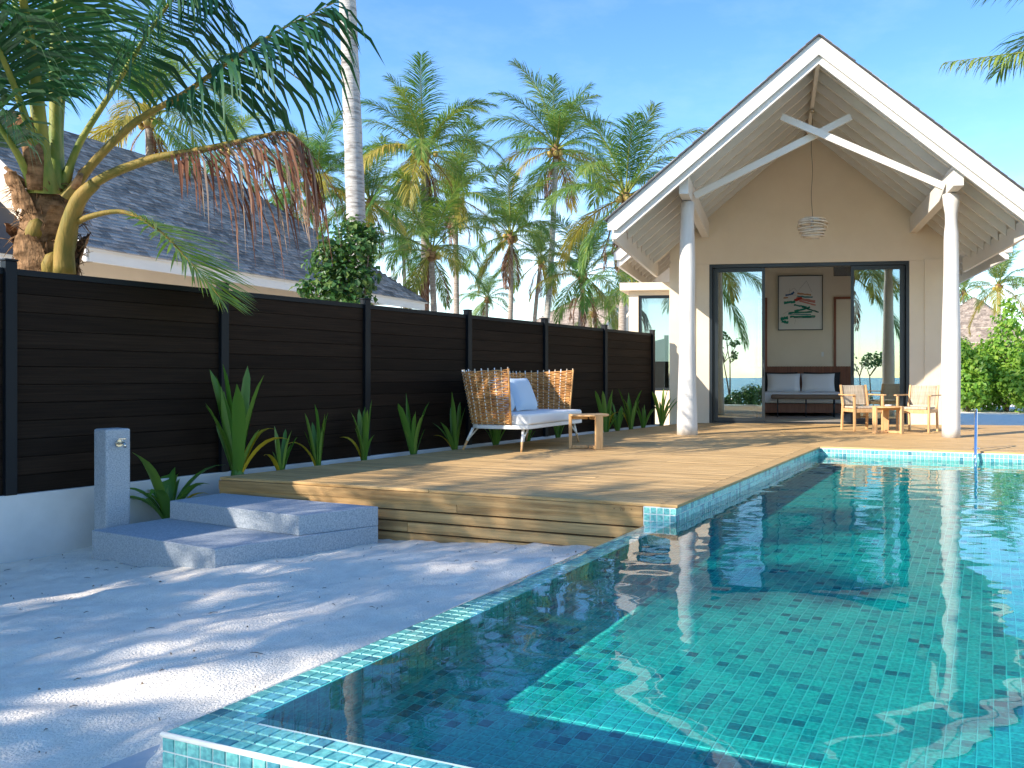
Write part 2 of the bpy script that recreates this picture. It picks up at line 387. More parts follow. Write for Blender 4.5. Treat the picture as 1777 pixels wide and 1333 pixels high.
MT['paving'] = M_('pale_concrete', (0.46, 0.47, 0.48), 0.85, col2=(0.54, 0.55, 0.55), scale=6, bump=0.12, bscale=60, spec=0.2)  # grey carries the shade of the poolside slab; also used for coral bits
MT['coconut'] = M_('coconut_husk', (0.30, 0.24, 0.05), 0.6, col2=(0.45, 0.30, 0.08), scale=3)

# ------------------------------------------------------------------ ground layout
TH_P = math.atan2(-0.369, 0.929)                 # pool and deck axes: local x across, local y away
PC = Vector((0.106, 6.11, 0))                    # deck corner at the pool
def pool_w(v, u): return Vector((PC.x + 0.929*v + 0.369*u, PC.y - 0.369*v + 0.929*u, 0))
def pool_l(x, y):
    dx, dy = x - PC.x, y - PC.y
    return 0.929*dx - 0.369*dy, 0.369*dx + 0.929*dy
PV0, PV1, PU0, PU1 = -0.187, 4.2, -3.955, 5.51   # pool outline with its overflow edge
WATER_Z = -0.122

def sand_z(v, u, x, y):
    z = -0.335 + 0.042 * max(-6, min(0, v + 0.19))
    if v > 0: z = -0.42
    if u < -4.2 and v > -1: z -= 0.06
    if y < -9: z -= min(2.6, (-9 - y) * 0.10)
    near = max(0, 1 - max(0, abs(v + 2.5) - 4) / 6)
    q = Vector((x, y, 0))
    n = noise.fractal(q * 1.1, 1.0, 2.0, 3) * 0.030 + noise.fractal(q * 4.2 + Vector((7, 3, 0)), 1.0, 2.0, 4) * 0.016
    n += max(0, noise.noise(Vector((x * 2.6 + 9, y * 2.6, 4)))) ** 2 * -0.035
    # tyre-like rake marks and footprints running along the pool
    n += noise.noise(Vector((v * 7, u * 1.4, 1))) * 0.006
    n += noise.noise(Vector((x * 19, y * 19, 2))) * 0.0035 + noise.noise(Vector((x * 41, y * 41, 8))) * 0.0018
    return z + n * near

def ground():
    vs_ = [-900, -400, -150, -60, -30, -18, -12, -9, -7.5]
    v = -6.6
    while v < -0.25: vs_.append(v); v += 0.038
    vs_ += [PV0 + 0.03, PV1 - 0.02, 5.0, 6.5, 9, 13, 20, 40, 90, 200, 500, 1200]
    us = [-900, -400, -150, -80, -60, -45, -35, -28, -22, -18, -14, -11, -9, -7.5, -6.6]
    u = -5.9
    while u < PU0 - 0.02: us.append(u); u += 0.045
    u = PU0 + 0.03
    while u < 1.6: us.append(u); u += 0.045
    us += [2.2, 3, 4, PU1 + 0.05, 6.5, 8, 10, 12, 15, 19, 25, 35, 50, 80, 150, 400, 900, 1500]
    mb = MB(); nv = len(vs_)
    for u in us:
        for v in vs_:
            w = pool_w(v, u); mb.v.append((w.x, w.y, sand_z(v, u, w.x, w.y)))
    for j in range(len(us)-1):
        for i in range(nv-1):
            vm, um = (vs_[i]+vs_[i+1])/2, (us[j]+us[j+1])/2
            if PV0 < vm < PV1 and PU0 < um < PU1 + 0.02: continue
            a = j*nv+i; mb.face([a, a+1, a+1+nv, a+nv], 0, True)
    return tag(mb.build('sand_ground', MT['sand']), kind='structure')
ground()
def sea():
    mb = MB(); mb.box(-4000, 4000, -5000, -24, -1.9, -1.45)
    return tag(mb.build('sea', MT['sea']), kind='structure')
sea()
# ------------------------------------------------------------------ pool
pool = empty('swimming_pool', PC, TH_P, 'swimming pool lined with small teal tiles beside the wooden deck', 'pool')
TP, TS = 0.053, 0.0484      # tile pitch and size
DEPTH = -0.60
def pool_body(mb):          # grout-faced shell behind the tiles
    t = 0.004
    mb.box(PV0+t, 0-t, PU0+t, -0.02, -1.6, -0.135-t)            # overflow edge, long side
    mb.box(-0.263, 0-t, -0.02, PU1, -1.6, -0.022)                 # deck side wall
    mb.box(0-t, PV1, PU0+t, -3.78-t, -1.6, -0.135-t)            # overflow edge, near side
    mb.box(0-t, PV1, PU1+t, PU1+0.25, -1.6, -0.022)              # far wall
    mb.box(PV1+t, PV1+0.25, PU0+t, PU1+0.25, -1.6, -0.022)       # right wall
    mb.box(PV0+t, PV1, PU0+t, PU1, DEPTH-0.2, DEPTH-t)           # floor
part('pool_shell', MT['grout'], pool, pool_body)
tiles = []                  # (centre, axis a, axis b, normal, size a, size b)
def tile_run(o, a, b, n, na, nb, offa=0.0, offb=0.0):
    o, a, b, n = Vector(o), Vector(a), Vector(b), Vector(n)
    for i in range(na):
        for j in range(nb):
            tiles.append((o + a*(i*TP + TP/2 + offa) + b*(j*TP + TP/2 + offb), a, b, n))
X_, Y_, Z_ = Vector((1,0,0)), Vector((0,1,0)), Vector((0,0,1))
nv = lambda d: int(round(d / TP))
tile_run((PV0, PU0, -0.137), X_, -Z_, -Y_, nv(PV1-PV0), 7)             # near face, outside
tile_run((PV0, PU0, -0.137), Y_, -Z_, -X_, nv(-0.05-PU0), 4)           # long face, outside
tile_run((PV0, PU0, -0.135), X_, Y_, Z_, nv(PV1-PV0), 3)               # near overflow edge
tile_run((PV0, PU0+3*TP, -0.135), X_, Y_, Z_, 3, nv(0-PU0)-4)          # long overflow edge
tile_run((PV0+3*TP, PU0+3*TP, -0.135), X_, Y_, Z_, 1, 1)
tile_run((0, -3.78, -0.14), Y_, -Z_, X_, nv(3.78), 8)                 # inner long wall, first stretch
tile_run((0, 0.0, -0.024), Y_, -Z_, X_, nv(PU1), 10)                   # inner wall below the deck
tile_run((-0.26, -0.022, -0.024), X_, -Z_, -Y_, 5, 6)                  # end of the deck wall
tile_run((0, -3.78, -0.14), X_, -Z_, Y_, nv(PV1), 8)                  # inner near wall
tile_run((0, PU1, -0.024), X_, -Z_, -Y_, nv(PV1), 10)                  # far wall
tile_run((PV1, -3.78, -0.024), Y_, -Z_, -X_, nv(PU1+3.78), 10)         # right wall
tile_run((0, -3.78, DEPTH), X_, Y_, Z_, nv(PV1), nv(PU1+3.78))         # floor
unit = MB()
h = TS/2; e = 0.0022
unit.add([(-h,-h,-.004),(h,-h,-.004),(h,h,-.004),(-h,h,-.004),(-h+e,-h+e,0.0),(h-e,-h+e,0.0),(h-e,h-e,0.0),(-h+e,h-e,0.0)],
         [(4,5,6,7),(0,1,5,4),(1,2,6,5),(2,3,7,6),(3,0,4,7)])
tile_me = unit.mesh('tile', MT['tile'])
camP = Vector((*pool_l(0, 0), CAM_H))
def tile_key(t):
    c, a, b, n = t
    vis = (camP - c).dot(n)
    return (c - camP).length if vis > 0 and c.z > -0.5 and c.x < 0.75 else 1e3 + (c - camP).length
order = sorted(range(len(tiles)), key=lambda i: tile_key(tiles[i]))
near = set(order[:300])
rt = random.Random(3)
mbt = MB()
for i, (c, a, b, n) in enumerate(tiles):
    c = c + n * rt.uniform(-0.0006, 0.0006)
    if b.cross(n).dot(a) < 0: b = -b
    if i in near:
        o = obj('tile', tile_me, pool)
        o.matrix_basis = Matrix(((a.x,b.x,n.x,c.x),(a.y,b.y,n.y,c.y),(a.z,b.z,n.z,c.z),(0,0,0,1)))
    else:
        vv = [c + a*p[0] + b*p[1] + n*p[2] for p in unit.v]
        mbt.add(vv, [(4,5,6,7),(0,1,5,4),(1,2,6,5),(2,3,7,6),(3,0,4,7)])
tf = mbt.build('tile_field', MT['tile'], pool); tf['kind'] = 'stuff'
def lip(mb):                # rounded pale lip along the near overflow edge
    mb.tube([(PV0+0.004, PU0-0.001, -0.1365), (PV1, PU0-0.001, -0.1365)], 0.0085, 8)
part('edge_lip', MT['grout'], pool, lip)
def water_mesh():
    mb = MB(); e0 = 0.004
    vv = [PV0-e0, PV0+0.006, PV0+0.03, PV0+0.08] + [0.0] + [i*0.035 for i in range(1, 120)] + [PV1]
    uu = [PU0-e0, PU0+0.006, PU0+0.03, PU0+0.08] + [-3.78] + [-3.78 + i*0.035 for i in range(1, 108)] + [0.0] + [i*0.035 for i in range(1, 157)] + [PU1]
    prof = {0: -0.0145, 1: -0.0075, 2: -0.002, 3: 0}
    for j, u in enumerate(uu):
        for i, v in enumerate(vv):
            dz = min(prof.get(i, 0) if u < 0.05 else 0, prof.get(j, 0)); v2 = v
            if u > -0.02 and v < 0: v2 = v
            
            q = Vector((v*2.2, u*3.4, 0)); wv = (0.8*noise.noise(q) + 0.45*noise.noise(q*2.1 + Vector((5, 2, 1))) + 0.26*noise.noise(q*4.6 + Vector((1, 7, 3)))) * 0.0030 * (0.55 + 0.45*max(0, min(1, (u+3)/5)))
            mb.v.append((v2, u, WATER_Z + dz + wv*min(1, max(0, v+0.1)/0.25)*min(1, max(0, u+3.85)/0.25)))
    n = len(vv)
    for j in range(len(uu)-1):
        for i in range(n-1):
            if (uu[j]+uu[j+1])/2 > 0.0 and (vv[i]+vv[i+1])/2 < -0.01: continue
            a = j*n+i; mb.face([a, a+1, a+1+n, a+n], 1 if (vv[i]+vv[i+1])/2 < 0 or (uu[j]+uu[j+1])/2 < -3.78 else 0, True)
    return mb
w = water_mesh().build('pool_water', [MT['water'], MT['film']]); w.location = PC; w.rotation_euler = (0, 0, TH_P)
tag(w, kind='structure')
w.cycles.is_caustics_caster = True
for o_ in pool.children: o_.cycles.is_caustics_receiver = True

# ------------------------------------------------------------------ villa frame (needed by the deck outline)
TH_V = math.atan2(-0.1356, 0.9908)
VO = Vector((2.97, 16.82, 0))
def villa_w(r, b): return Vector((VO.x + 0.9908*r + 0.1356*b, VO.y - 0.1356*r + 0.9908*b, 0))

# ------------------------------------------------------------------ deck
deck = empty('wooden_deck', PC, TH_P, 'honey-brown timber deck running from the steps to the villa', 'deck')
FL = Vector((-4.18, 7.92)); FD = Vector((0.451, 0.893)).normalized()      # left edge, parallel to the fence
def clip(poly, p, n):       # keep the side where (q-p).n <= 0
    out = []
    for i in range(len(poly)):
        a, b = poly[i], poly[(i+1) % len(poly)]
        da, db = (a-p).dot(n), (b-p).dot(n)
        if da <= 0: out.append(a)
        if (da < 0 < db) or (db < 0 < da): out.append(a + (b-a)*(da/(da-db)))
    return out
fl = Vector(pool_l(*FL)); f2 = Vector(pool_l(*(FL+FD))); fd = (f2-fl).normalized(); fnl = Vector((-fd.y, fd.x))
va = Vector(pool_l(*villa_w(0, -0.004)[:2])); vb = Vector(pool_l(*villa_w(1, -0.004)[:2])); vd = (vb-va).normalized(); vnn = Vector((-vd.y, vd.x))
BW, BG = 0.092, 0.006
rd = random.Random(11)
u = 0.0; k = 0
while u < 14.5:
    u1 = u + BW
    right = -0.135 if u < PU1 + 0.02 else 9.5
    if u < PU1 + 0.135 and u >= PU1 + 0.02: right = 9.5
    poly = [Vector((-7, u)), Vector((right, u)), Vector((right, u1)), Vector((-7, u1))]
    poly = clip(poly, fl, fnl)
    if poly: poly = clip(poly, va, vnn)
    if len(poly) >= 3:
        xs = [p.x for p in poly]; lo, hi = min(xs), max(xs)
        cuts = [lo]
        first = rd.uniform(1.6, 3.4)
        while cuts[-1] + first < hi - 0.9: cuts.append(cuts[-1] + first); first = rd.uniform(2.6, 3.8)
        cuts.append(hi)
        for c0, c1 in zip(cuts[:-1], cuts[1:]):
            q = poly
            if c0 > lo: q = clip(q, Vector((c0 + 0.0015, 0)), Vector((-1, 0)))
            if c1 < hi: q = clip(q, Vector((c1 - 0.0015, 0)), Vector((1, 0)))
            if len(q) < 3: continue
            cx = sum(p.x for p in q)/len(q); cy = u + BW/2; dz = rd.uniform(-0.0012, 0.0012)
            mb = MB(); mb.prism([(p.x-cx, p.y-cy, -0.026) for p in q], [(p.x-cx, p.y-cy, 0) for p in q])
            o = mb.build('plank', MT['deck'], deck, bevel=0.0025, seg=1); o.location = (cx, cy, dz)
    u = u1 + BG; k += 1
for j in range(3):          # border board along the pool
    a, b = -0.02 + j*1.86, -0.02 + (j+1)*1.86 - 0.003
    if j == 2: b = PU1 + 0.014
    boxpart('border_plank', MT['deck'], deck, -0.129, 0.012, a, b, -0.020, 0.0022, 0.003).location = (0, 0, 0)
def deck_frame(mb):
    mb.prism([(fl.x+0.02, 0.03, -0.6), (-0.31, 0.03, -0.6), (-0.31, PU1, -0.6), (-2.6, 9.2, -0.6)],
             [(fl.x+0.02, 0.03, -0.03), (-0.31, 0.03, -0.03), (-0.31, PU1, -0.03), (-2.6, 9.2, -0.03)])
part('frame', MT['fence'], deck, deck_frame)
# timber riser boards at the front of the deck, each one stepping slightly
for j in range(5):
    z1 = -0.002 - j*0.0945; z0 = z1 - 0.081
    off = (0.020, 0.012, 0.010, 0.013, 0.009)[j]
    cuts = [fl.x, fl.x + (1.9, 2.7, 1.4, 2.2, 3.0)[j], -0.268]
    if j == 0: cuts = [fl.x, -0.268]
    for c0, c1 in zip(cuts[:-1], cuts[1:]):
        mb = MB(); L = c1 - c0 - 0.004
        n = 14; bot = []; top = []
        for i in range(n+1):
            x = -L/2 + L*i/n; wv = 0.0022*noise.noise(Vector((x*1.3 + j*9, j, 0)))
            bot.append((x, wv)); top.append((x, wv + 0.0015*noise.noise(Vector((x*2, j+5, 0)))))
        for i in range(n):
            (xa, wa), (xb, wb) = bot[i], bot[i+1]
            mb.add([(xa,-off,z0-z1+wa),(xb,-off,z0-z1+wb),(xb,0.03,z0-z1+wb),(xa,0.03,z0-z1+wa),(xa,-off,wa),(xb,-off,wb),(xb,0.03,wb),(xa,0.03,wa)],
                   [(0,1,5,4),(4,5,6,7),(0,3,2,1)] + ([(0,4,7,3)] if i == 0 else []) + ([(1,2,6,5)] if i == n-1 else []))
        o = mb.build('riser_board', MT['fascia'], deck); o.location = ((c0+c1)/2, 0, z1 if j else -0.0275)

# ------------------------------------------------------------------ fence and its low wall
TH_F = math.atan2(0.889, 0.457)
FO = Vector((-5.37, 6.76, 0)); PITCH = 1.888
def fence_w(s, d): return Vector((FO.x + 0.457*s - 0.889*d, FO.y + 0.889*s + 0.457*d, 0))
wallo = empty('garden_wall', FO, TH_F, 'low white rendered wall under the dark fence', 'wall')
mb = MB(); mb.box(-PITCH*4, PITCH*6+0.3, -0.015, 0.20, -0.9, -0.02); mb.build('wall_body', MT['plinth'], wallo, 0.006)
bed = tag(part('planting_bed', MT['soil'], None, lambda mb: mb.prism(
    [fence_w(2.1, -0.02)+Vector((0,0,-.6)), fence_w(2.1, -0.33)+Vector((0,0,-.6)), fence_w(11.6, -0.36)+Vector((0,0,-.6)), fence_w(11.6, -0.02)+Vector((0,0,-.6))],
    [fence_w(2.1, -0.02)+Vector((0,0,-.1)), fence_w(2.1, -0.33)+Vector((0,0,-.1)), fence_w(11.6, -0.36)+Vector((0,0,-.06)), fence_w(11.6, -0.02)+Vector((0,0,-.06))])), kind='structure')
fence = empty('privacy_fence', FO, TH_F, 'tall dark brown composite board fence with black posts', 'fence')
NB = 12; FT = 1.80
bh = (FT + 0.02) / NB
fb = MB()
fb.add([(0,-0.008,0.004),(PITCH-0.085,-0.008,0.004),(PITCH-0.085,-0.008,bh-0.004),(0,-0.008,bh-0.004),
        (0,0.0,0),(PITCH-0.085,0,0),(PITCH-0.085,0,bh),(0,0,bh),(0,.018,0),(PITCH-0.085,.018,0),(PITCH-0.085,.018,bh),(0,.018,bh)],
       [(0,1,2,3),(4,5,1,0),(3,2,6,7),(5,9,10,6),(1,5,6,2),(4,0,3,7),(8,4,7,11),(8,11,10,9),(7,6,10,11),(4,8,9,5)])
fb_me = fb.mesh('board', MT['fence'])
cap_me = MB(); cap_me.box(0, PITCH-0.085, -0.022, 0.03, 0, 0.05); cap_me = cap_me.mesh('top_rail', MT['post'])
pm = MB(); pm.box(-0.042, 0.042, -0.05, 0.042, -0.02, 1.905); pm.box(-0.048, 0.048, -0.056, 0.048, 1.907, 1.925)
pm_me = pm.mesh('post', MT['post'])
for i in range(-4, 7):
    p = obj('post', pm_me, fence, 0.004); p.location = (i*PITCH, 0.03, 0)
    if i == 6: break
    for j in range(NB):
        b = obj('board', fb_me, fence); b.location = (i*PITCH+0.0425, 0.035, -0.02 + j*bh)
    c = obj('top_rail', cap_me, fence); c.location = (i*PITCH+0.0425, 0.035, FT)
# ------------------------------------------------------------------ villa
ROOF = Vector((0, 0, 0))
def villa(name, loc, rz, label, detail=True, shingle='shingle', rear=9.5, porch=True):
    V = empty(name, loc, rz, label, 'villa')
    AP, W, S, B0, B1 = 6.17, 3.284, 0.828, -4.30, 0.62      # porch roof
    AM, WM, BM = 7.12, 4.15, 0.60                           # main roof
    zt = lambda r: AP - S*abs(r)
    zm = lambda r: AM - S*abs(r)
    wl_ = MT['wall']; wh = MT['white']
    if porch:
        for s in (-1, 1):
            def panel(mb, s=s):
                q = [(0, zt(0)), (s*W, zt(W)), (s*W, zt(W)-0.055), (0, zt(0)-0.055)]
                if s < 0: q = q[::-1]
                mb.prism([(x, B0+0.02, z-0.012) for x, z in q][::-1], [(x, B1, z-0.012) for x, z in q][::-1])
            part('roof_panel', wh, V, panel)
        def edge_strip(mb):
            for s in (-1, 1):
                q = [(0, zt(0)+0.006), (s*(W+0.03), zt(W+0.03)+0.006), (s*(W+0.03), zt(W+0.03)-0.011), (0, zt(0)-0.011)]
                if s < 0: q = q[::-1]
                mb.prism([(x, B0-0.075, z) for x, z in q][::-1], [(x, B1, z) for x, z in q][::-1])
        part('roof_felt', MT['felt'], V, edge_strip)
        if detail: shingles(V, 'shingle_course', [(0, B0-0.08), (0, B1), (1, B1), (1, B0-0.08)], zt, W+0.03, shingle, 0)
    # main roof with a hipped rear
    for s in (-1, 1):
        def slab(mb, s=s):
            P = [(0, BM, zm(0)), (s*WM, BM, zm(WM)), (s*WM, rear, zm(WM)), (0, rear-WM, zm(0))]
            if s > 0: P = P[::-1]
            mb.prism([(x, y, z-0.07) for x, y, z in P][::-1], [(x, y, z-0.012) for x, y, z in P][::-1])
        part('main_roof_panel', wh, V, slab)
    def hip(mb):
        P = [(-WM, rear, zm(WM)), (WM, rear, zm(WM)), (0, rear-WM, zm(0))]
        mb.prism([(x, y, z-0.07) for x, y, z in P], [(x, y, z-0.012) for x, y, z in P])
    part('hip_panel', wh, V, hip)
    main_shingles(V, zm, WM, BM, rear, shingle, detail)
    # walls
    def body(mb):
        for s in (-1, 1):
            x0, x1 = (s*2.84, s*2.64) if s > 0 else (-2.84, -2.64)
            x0, x1 = min(x0, x1), max(x0, x1)
            if detail and s > 0:   # wide side opening, out of view, added to let daylight into the room
                mb.box(x0, x1, 0.2, 0.9, -0.5, 3.7); mb.box(x0, x1, 4.2, rear-1.2, -0.5, 4.7)
                mb.box(x0, x1, 0.9, 4.2, -0.5, 0.25); mb.box(x0, x1, 0.9, 4.2, 2.9, 4.6)
            else:
                mb.box(x0, x1, 0.2, 0.7, -0.5, 3.7); mb.box(x0, x1, 0.7, rear-1.2, -0.5, 4.7)
        mb.box(-2.64, 2.64, rear-1.4, rear-1.2, -0.5, 4.7)
    part('side_walls', wl_, V, body)
    def gable(mb):
        top = [(-2.84, 3.302), (2.84, 3.302), (2.84, zt(2.84)-0.06), (0, zt(0)-0.06), (-2.84, zt(2.84)-0.06)]
        mb.prism([(x, 0.0, z) for x, z in top], [(x, 0.2, z) for x, z in top])
        mb.box(-2.84, -2.02, 0, 0.2, -0.5, 3.3); mb.box(2.02, 2.84, 0, 0.2, -0.5, 3.3)
        up = [(-2.84, 3.4), (2.84, 3.4), (2.84, zm(2.84)-0.07), (0, zm(0)-0.07), (-2.84, zm(2.84)-0.07)]
        mb.prism([(x, 0.64, z) for x, z in up], [(x, 0.72, z) for x, z in up])
    part('gable_wall', wl_, V, gable)
    def barge(mb, A, w, b, d, t, drop=0.0):
        z = lambda r: A - S*abs(r) - drop
        cut = min(0.6*d, 0.16)
        for s in (-1, 1):
            q = [(0, z(0)), (s*w, z(w)), (s*w, z(w)-cut), (s*(w-(d-cut)/S), z(w)-cut), (0, z(0)-d)]
            if s > 0: q = q[::-1]
            mb.prism([(x, b, zz) for x, zz in q], [(x, b+t, zz) for x, zz in q])
    if porch:
        part('barge_board', wh, V, lambda mb: barge(mb, AP-0.012, W, B0-0.03, 0.275, 0.04))
        part('inner_barge_board', wh, V, lambda mb: barge(mb, AP-0.012, W-0.055, B0+0.03, 0.135, 0.05, 0.262))
    part('barge_board', wh, V, lambda mb: barge(mb, AM-0.012, WM, BM-0.05, 0.27, 0.04))
    part('inner_barge_board', wh, V, lambda mb: barge(mb, AM-0.012, WM-0.055, BM+0.0, 0.135, 0.05, 0.258))
    for s in (-1, 1):
        if porch:
            x0, x1 = sorted((s*(W-0.11), s*(W-0.05)))
            boxpart('eave_board', wh, V, x0, x1, B0+0.09, B1-0.05, zt(W)-0.33, zt(W)-0.03, 0.003)
        x0, x1 = sorted((s*(WM-0.11), s*(WM-0.05)))
        boxpart('eave_board', wh, V, x0, x1, BM+0.06, rear-0.1, zm(WM)-0.30, zm(WM)-0.03, 0.003)
    if not detail: return V
    def rafter(z, w, b, d=0.17, t=0.05, top=0.067):
        for s in (-1, 1):
            def f(mb, s=s):
                q = [(s*0.03, z(0.03)-top), (s*(w-0.12), z(w-0.12)-top), (s*(w-0.12), z(w-0.12)-top-d), (s*0.03, z(0.03)-top-d)]
                if s > 0: q = q[::-1]
                mb.prism([(x, b, zz) for x, zz in q], [(x, b+t, zz) for x, zz in q])
            part('rafter', wh, V, f)
    for i in range(8): rafter(zt, W, -3.72 + i*0.505)
    for i in range(9): rafter(zm, WM, BM + 0.42 + i*0.52)
    boxpart('ridge_beam', wh, V, -0.03, 0.03, B0+0.09, -0.002, zt(0)-0.36, zt(0)-0.06, 0.003)
    for s in (-1, 1):
        x0, x1 = sorted((s*2.10-0.075, s*2.10+0.075))
        boxpart('purlin', wh, V, x0, x1, -4.12, -0.003, 3.86, 4.185, 0.006)
        def log(mb, s=s):
            rr = random.Random(5+s)
            ph = rr.uniform(0, 6)
            prof = []
            for i in range(26):
                z = 3.84*i/25; t = i/25
                r = 0.157 - 0.045*t
                if s > 0: r -= 0.030*math.exp(-((t-0.90)/0.05)**2)
                r += 0.010*math.sin(z*2.3+ph) + 0.014*math.exp(-((t-1)/0.05)**2)
                prof.append((r, z))
            mb.lathe(prof, 24, (0,0,0), 0, lambda a, z: 1 + 0.035*math.sin(2*a+z*0.7+ph) + 0.02*math.sin(3*a-z*1.1))
        c = part('column', MT['log'], V, log); c.location = (s*2.10, -3.57, 0)
        def brace(mb, s=s):
            mb.bar((-s*1.99, -3.49+0.075*s, 3.975), (s*0.56, -3.49+0.075*s, 5.19), 0.05, 0.112)
        part('brace', wh, V, brace)
    # pilasters with a shadow line
    for s in (-1, 1):
        x0, x1 = sorted((s*2.852, s*2.31))
        boxpart('pilaster', wl_, V, x0, x1, -0.022, 0.05, -0.3, 3.325, 0.003)
    # door opening: frame and sliding leaves
    bk = MT['black']
    def frame(mb):
        mb.box(-2.018, -1.955, 0.0, 0.17, -0.02, 3.298); mb.box(1.955, 2.018, 0.0, 0.17, -0.02, 3.298)
        mb.box(-1.955, 1.955, 0.0, 0.17, 3.225, 3.298); mb.box(-1.955, 1.955, -0.01, 0.17, -0.02, 0.03)
    part('door_frame', bk, V, frame, 0.004)
    for s in (-1, 1):
        for (a, b_, y) in ((0.87, 1.90, 0.035), (1.02, 1.95, 0.10)):
            x0, x1 = sorted((s*a, s*b_))
            leaf = empty('sliding_door'); leaf.parent = V
            def fr(mb, x0=x0, x1=x1, y=y):
                mb.box(x0, x0+0.062, y, y+0.045, 0.032, 3.222); mb.box(x1-0.062, x1, y, y+0.045, 0.032, 3.222)
                mb.box(x0+0.062, x1-0.062, y, y+0.045, 0.032, 0.115); mb.box(x0+0.062, x1-0.062, y, y+0.045, 3.14, 3.222)
            part('leaf_frame', bk, leaf, fr, 0.003)
            boxpart('pane', MT['glass'], leaf, x0+0.06, x1-0.06, y+0.018, y+0.026, 0.11, 3.145, 0)
            if y < 0.05:
                hx = x0+0.031 if s > 0 else x1-0.031
                part('handle', bk, leaf, lambda mb, hx=hx: mb.tube([(hx, 0.03, 0.98), (hx, -0.03, 1.0), (hx, -0.03, 1.28), (hx, 0.03, 1.30)], 0.009, 8))
    # interior
    part('room_floor', MT['floor_in'], V, lambda mb: mb.box(-2.64, 2.64, 0.02, 5.0, -0.2, 0.012))
    def room(mb):
        mb.box(-2.64, 2.64, 5.0, 5.15, -0.1, 4.3)
    part('back_wall', MT['wall_in'], V, room)
    part('room_ceiling', MT['white'], V, lambda mb: mb.box(-2.64, 2.64, 0.72, 5.0, 4.28, 4.38))
    part('side_wall_lining', MT['wall_in'], V, lambda mb: (mb.box(-2.637, -2.61, 0.2, 5.0, -0.1, 4.28), mb.box(2.61, 2.637, 4.2, 5.0, -0.1, 4.28)))
    def added_side_window(mb):  # frame of the added opening that brightens the room
        for a, b_ in ((0.9, 0.96), (2.5, 2.56), (4.14, 4.2)): mb.box(2.70, 2.78, a, b_, 0.25, 2.9)
        mb.box(2.70, 2.78, 0.96, 4.14, 0.25, 0.31); mb.box(2.70, 2.78, 0.96, 4.14, 2.84, 2.9)
    sw = part('added_side_window', bk, V, added_side_window)
    for s in (-1, 1):
        def dfr(mb, s=s):
            for x0, x1, z0, z1 in ((0.87, 0.93, 0.01, 3.07), (1.95, 2.01, 0.01, 3.07), (0.93, 1.95, 3.01, 3.07)):
                a, b_ = sorted((s*x0, s*x1)); mb.box(a, b_, 4.955, 4.998, z0, z1)
        part('inner_door_frame', MT['walnut'], V, dfr)
        a, b_ = sorted((s*0.935, s*1.945))
        boxpart('inner_door', MT['wall_in'], V, a, b_, 4.975, 4.999, 0.01, 3.005, 0.002)
    vent = empty('air_vent'); vent.parent = V
    part('vent_back', MT['dark_fabric'], vent, lambda mb: mb.box(0.87, 1.35, 4.985, 4.998, 3.62, 3.92))
    for i in range(22): boxpart('vent_fin', MT['metal_white'], vent, 0.88+i*0.0215, 0.886+i*0.0215, 4.965, 4.984, 3.63, 3.91, 0)
    boxpart('light_switch', MT['metal_white'], V, 0.55, 0.61, 4.985, 4.999, 1.50, 1.62, 0.002)
    for s in (-1, 1):       # gathered curtains just inside the glass
        def cur(mb, s=s):
            n = 40; x0, x1 = sorted((s*1.78, s*2.0)); pts = []
            for i in range(n+1): pts.append((x0 + (x1-x0)*i/n, 0.26 + 0.03*math.sin(i*1.1)))
            for i in range(n):
                (xa, ya), (xb, yb) = pts[i], pts[i+1]
                mb.add([(xa, ya, 0.03), (xb, yb, 0.03), (xb, yb, 3.25), (xa, ya, 3.25)], [(0,1,2,3)], 0, True)
        part('curtain', MT['curtain'], V, cur)
    # flat-roofed annex on the left
    ax = empty('annex'); ax.parent = V
    def aw(mb):
        mb.box(-3.83, -3.62, 0.62, 0.80, -0.5, 2.83); mb.box(-3.62, -2.842, 0.62, 0.80, -0.5, 0.66)
        mb.box(-3.62, -2.842, 0.62, 0.80, 2.74, 2.83); mb.box(-3.83, -3.63, 0.80, 6.0, -0.5, 2.83)
    part('annex_wall', wl_, ax, aw)
    boxpart('annex_roof', wl_, ax, -4.0, -2.842, 0.45, 6.2, 2.832, 3.0, 0.008)
    def awf(mb):
        mb.box(-3.618, -3.56, 0.66, 0.76, 0.662, 2.738); mb.box(-3.56, -2.844, 0.66, 0.76, 2.68, 2.738); mb.box(-3.56, -2.844, 0.66, 0.76, 0.662, 0.72)
    part('annex_window_frame', bk, ax, awf)
    boxpart('annex_window_pane', MT['glass_clear'], ax, -3.56, -2.844, 0.70, 0.708, 0.72, 2.68, 0)
    boxpart('annex_blind', MT['cushion'], ax, -3.56, -2.844, 0.80, 0.815, 1.30, 2.70, 0)
    boxpart('annex_back', MT['dark_fabric'], ax, -3.6, -2.844, 2.2, 2.25, 0.0, 2.8, 0)
    return V

